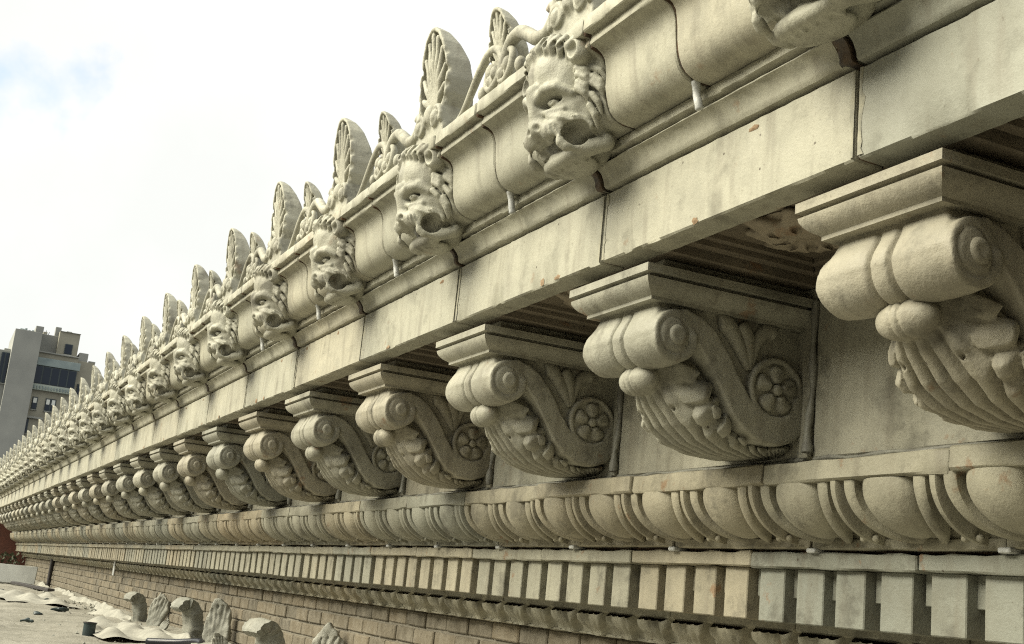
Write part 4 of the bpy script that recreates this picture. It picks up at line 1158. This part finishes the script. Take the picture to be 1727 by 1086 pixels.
# ---- loose grit and broken bits nobody could count
gb = MB(); r_ = np.random.default_rng(21)
for i in range(900):
    y = 6.5+20*r_.random()**1.4; x = 2.42-abs(r_.normal())*0.55 if i % 3 else 0.2+2.2*r_.random()
    if x < -0.3: continue
    q = (0.006+0.020*r_.random()**2.5)*(1.3 if x > 2 else 0.8); zc = RZ+0.05*max(0.0, (x-2.0)/0.45)**2+0.006
    P = [np.array(v)*q*(0.6+0.8*r_.random(3)) for v in ((1, 0, 0), (-1, 0, 0), (0, 1, 0), (0, -1, 0), (0, 0, 1), (0, 0, -1))]
    a_ = r_.random()*6.28; ca, sa = math.cos(a_), math.sin(a_)
    V = [(x+p[0]*ca-p[1]*sa, y+p[0]*sa+p[1]*ca, zc+p[2]*0.7) for p in P]
    gb.add((V, [(0, 2, 4), (2, 1, 4), (1, 3, 4), (3, 0, 4), (2, 0, 5), (1, 2, 5), (3, 1, 5), (0, 3, 5)]))
tag(obj('roof_grit', gb.mesh('roof_grit', 0), 'salvage'), 'loose terracotta grit and chips strewn on the roof', 'grit', kind='stuff')
def sheet(x0, y0, w, l, seed, label):
    r = np.random.default_rng(seed); n, m = 26, 40; V = []
    ph = r.random(8)*6.28
    for i in range(n+1):
        for j in range(m+1):
            u, v = i/n-0.5, j/m-0.5
            f = 0.030*math.sin(9*u+5*v+ph[0])+0.022*math.sin(15*u-11*v+ph[1])+0.020*abs(math.sin(6*v+3*u+ph[2]))+0.012*math.sin(31*v+7*u+ph[3])
            e = min(1, (0.5-abs(u))*7, (0.5-abs(v))*9); f = (max(f, -0.01)+0.012)*(0.35+0.65*e)
            x = x0+u*w+0.04*math.sin(8*v+ph[4]); y = y0+v*l+0.05*math.sin(7*u+ph[5])
            V.append((x, y, RZ+0.012+0.05*max(0.0, min(1, (x-2.0)/0.45))**2+f))
    a = np.array([i*(m+1)+j for i in range(n) for j in range(m)])
    tag(obj('tarpaulin', mesh_np('tarpaulin', np.array(V), np.stack([a, a+m+1, a+m+2, a+1], 1), 180), 'cloth'), label, 'tarpaulin', 'tarpaulins on the roof')
sheet(1.85, 11.8, 0.75, 2.4, 3, 'crumpled pale tarpaulin in front of the curled terracotta pieces')
sheet(1.55, 18.6, 0.9, 3.6, 8, 'crumpled pale tarpaulin farther along the roof')

# ---- far left end: leaning sheet, weeds, iron post, red bulkhead
rb = empty('red_bulkhead', (1.0, 33.0, RZ)); tag(rb, 'red brick bulkhead wall closing the far end of the roof', 'wall')
child('bulkhead_wall', box_mesh('bulkhead_wall', -3.5, 2.62, 32.5, 33.3, -0.75, 0.70), 'red', rb)
child('bulkhead_coping', box_mesh('bulkhead_coping', -3.5, 2.62, 32.44, 33.36, 0.701, 0.76), 'concrete', rb)
sh = MB(); 
V, F = box(-0.55, 0.55, -0.03, 0.03, 0.0, 0.42, 0.01); sh.add((V, F))
so_ = obj('leaning_sheet', sh.mesh('leaning_sheet', 0), 'slab', loc=(1.72, 26.6, RZ), rot=(-0.55, 0.0, -0.15)); tag(so_, 'pale grey sheet leaning low at the far left end of the roof', 'sheet')
pl = obj('dark_plank', box_mesh('dark_plank', -0.06, 0.06, -1.6, 1.6, 0.0, 0.05, b=0.006), 'dark_iron', loc=(2.02, 24.2, RZ+0.02), rot=(0, 0, 0.12)); tag(pl, 'dark plank on the roof in front of the leaning sheet', 'plank')
po = empty('iron_downpipe', (2.42, 25.4, RZ)); tag(po, 'dark iron downpipe standing against the far brick wall', 'pipe')
obj('pipe', MB().add(tube([(0, 0.0, 0.0), (0, 0.0, 0.15), (-0.01, -0.12, 0.58)], 0.045, 10)).mesh('pipe', 60), 'dark_iron', po)
obj('pipe', MB().add(tube([(-0.03, -0.28, 0.0), (-0.03, -0.28, 0.2), (-0.04, -0.36, 0.58)], 0.03, 10)).mesh('pipe', 60), 'dark_iron', po)
wd = empty('weed_clump', (1.95, 27.6, RZ)); tag(wd, 'dark weeds growing behind the leaning sheet', 'weeds')
for q in range(3):
    mb = MB()
    for i in range(60):
        a = random.uniform(0, 6.28); r0 = random.uniform(0, 0.35); px, py = r0*math.cos(a)*0.7, r0*math.sin(a); z0 = random.uniform(0.05, 0.55); s1 = random.uniform(0.03, 0.07); u = random.uniform(0, 6.28)
        mb.V += [(px, py, z0), (px+s1*math.cos(u), py+s1*math.sin(u), z0+s1*0.6), (px+s1*0.6*math.cos(u+1), py+s1*0.6*math.sin(u+1), z0+s1*1.2)]; n0 = len(mb.V); mb.F.append((n0-3, n0-2, n0-1))
    obj('leaves', mb.mesh('leaves', 0), 'weed', wd, loc=(random.uniform(-.3, .2), random.uniform(-.4, .4), 0))
wt = obj('white_tag', box_mesh('white_tag', 2.325, 2.333, 16.55, 16.68, -0.17, 0.03, b=0.002), 'lead'); tag(wt, 'narrow white strip hanging on the leaf moulding', 'strip')

# ================================================================ apartment tower in the distance
BS = 160/60.0
ab = empty('apartment_tower', (4*BS, 166, -45)); tag(ab, 'concrete apartment tower beyond the far end of the cornice', 'building')
def bb2(name, x0, x1, z0, z1, y0=160.0, y1=170.0, mat='beige', par=None):
    o = child(name, box_mesh(name, x0*BS, x1*BS, y0, y1, z0*BS if z0 > -10 else -45, z1*BS, b=0.03), mat, ab if par is None else par)
    return o
bb2('pier', 2.33, 3.50, -99, 9.87, 158.8, 170, 'concrete'); bb2('pier_cap', 3.18, 3.52, 9.8705, 10.16, 158.9, 163, 'concrete')
bb2('main_wall', 3.501, 5.30, -99, 9.12, 160.6, 170, 'beige')
bb2('set_back_wall', 3.45, 4.30, 9.1205, 10.05, 162.4, 168, 'concrete')
bb2('penthouse', 4.3005, 5.22, 9.1205, 10.26, 161.4, 167, 'beige'); bb2('chimney', 4.12, 4.38, 10.052, 10.50, 162.6, 163.8, 'concrete')
bb2('parapet_panel', 3.53, 5.42, 8.46, 8.82, 160.2, 160.55, 'bluish')
bb2('pale_band', 3.50, 5.32, 7.31, 7.575, 160.0, 160.55, 'pale')
for i in range(14): bb2('band_block', 3.56+0.125*i, 3.62+0.125*i, 7.36, 7.50, 159.9, 159.999, 'bluish')
bb2('side_block', 5.301, 6.07, -99, 8.98, 161, 170, 'beige'); bb2('side_turret', 5.32, 5.73, 8.9805, 9.40, 161.4, 165, 'concrete')
bb2('left_wall', 1.2, 2.329, -99, 8.90, 160.4, 170, 'concrete'); bb2('left_block', 2.05, 2.32, 8.9005, 9.02, 161, 166, 'concrete')
bb2('lower_cornice', 3.505, 4.2, 5.99, 6.08, 160.2, 160.55, 'concrete')
def win(x0, x1, z0, z1, y, blind=0.0, mull=0, name='window'):
    f = bb2(name, x0, x1, z0, z1, y-0.12, y+0.3, 'frame')
    w = (x1-x0)/(mull+1)
    for i in range(mull+1):
        g = child('pane', box_mesh('pane', (x0+w*i)*BS+0.09, (x0+w*(i+1))*BS-0.09, y-0.16, y-0.125, z0*BS+0.1, z1*BS-0.1, b=0.004), 'glass', f)
        g.parent = f; g.matrix_parent_inverse = Matrix()
        if blind:
            q = child('blind', box_mesh('blind', (x0+w*i)*BS+0.12, (x0+w*(i+1))*BS-0.12, y-0.185, y-0.165, z1*BS-0.1-blind*(z1-z0)*BS, z1*BS-0.13, b=0.004), 'blind', f); q.parent = f; q.matrix_parent_inverse = Matrix()
    bb2('sill', x0-0.02, x1+0.02, z0-0.05, z0-0.005, y-0.25, y+0.2, 'concrete')
win(3.47, 5.33, 7.60, 8.44, 160.4, 0, 4, 'window_strip')
win(3.62, 3.86, 6.42, 6.99, 160.6, 0.42); win(4.19, 4.66, 6.42, 7.0, 160.6, 0.42, 1); win(3.505, 3.64, 5.30, 5.96, 160.6); win(4.19, 4.5, 5.2, 5.85, 160.6, 0, 1)
win(4.62, 4.97, 9.20, 9.70, 161.4); win(1.97, 2.322, 7.38, 8.80, 160.4, 0, 1); win(1.55, 1.85, 7.38, 8.80, 160.4, 0, 1); win(5.45, 5.75, 7.4, 7.9, 161)
for (x, z0, h_) in ((2.75, 9.87, 0.16), (2.9, 9.87, 0.10), (3.05, 9.87, 0.12)):
    o = bb2('roof_vent', x, x+0.10, z0+0.0005, z0+h_, 160, 161, 'bluish')
bb2('water_tank', 2.55, 2.74, 9.8705, 10.02, 160.5, 161.2, 'bluish'); bb2('bulkhead', 3.62, 3.80, 10.0505, 10.20, 163, 164, 'beige'); bb2('stair_head', 4.60, 4.85, 10.2605, 10.34, 162, 164, 'concrete'); bb2('ledge', 4.3005, 5.24, 10.24, 10.2595, 161.2, 161.39, 'concrete'); bb2('ledge', 3.502, 5.31, 9.06, 9.119, 160.3, 160.59, 'concrete'); bb2('parapet', 5.76, 6.08, 8.9805, 9.05, 161.0, 161.3, 'concrete')
for (x, h_) in ((3.72, 0.28), (3.86, 0.22)):
    child('aerial', MB().add(tube([(x*BS, 164, 10.05*BS), (x*BS+0.1, 164, (10.05+h_)*BS)], 0.05, 6)).mesh('aerial', 60), 'frame', ab)
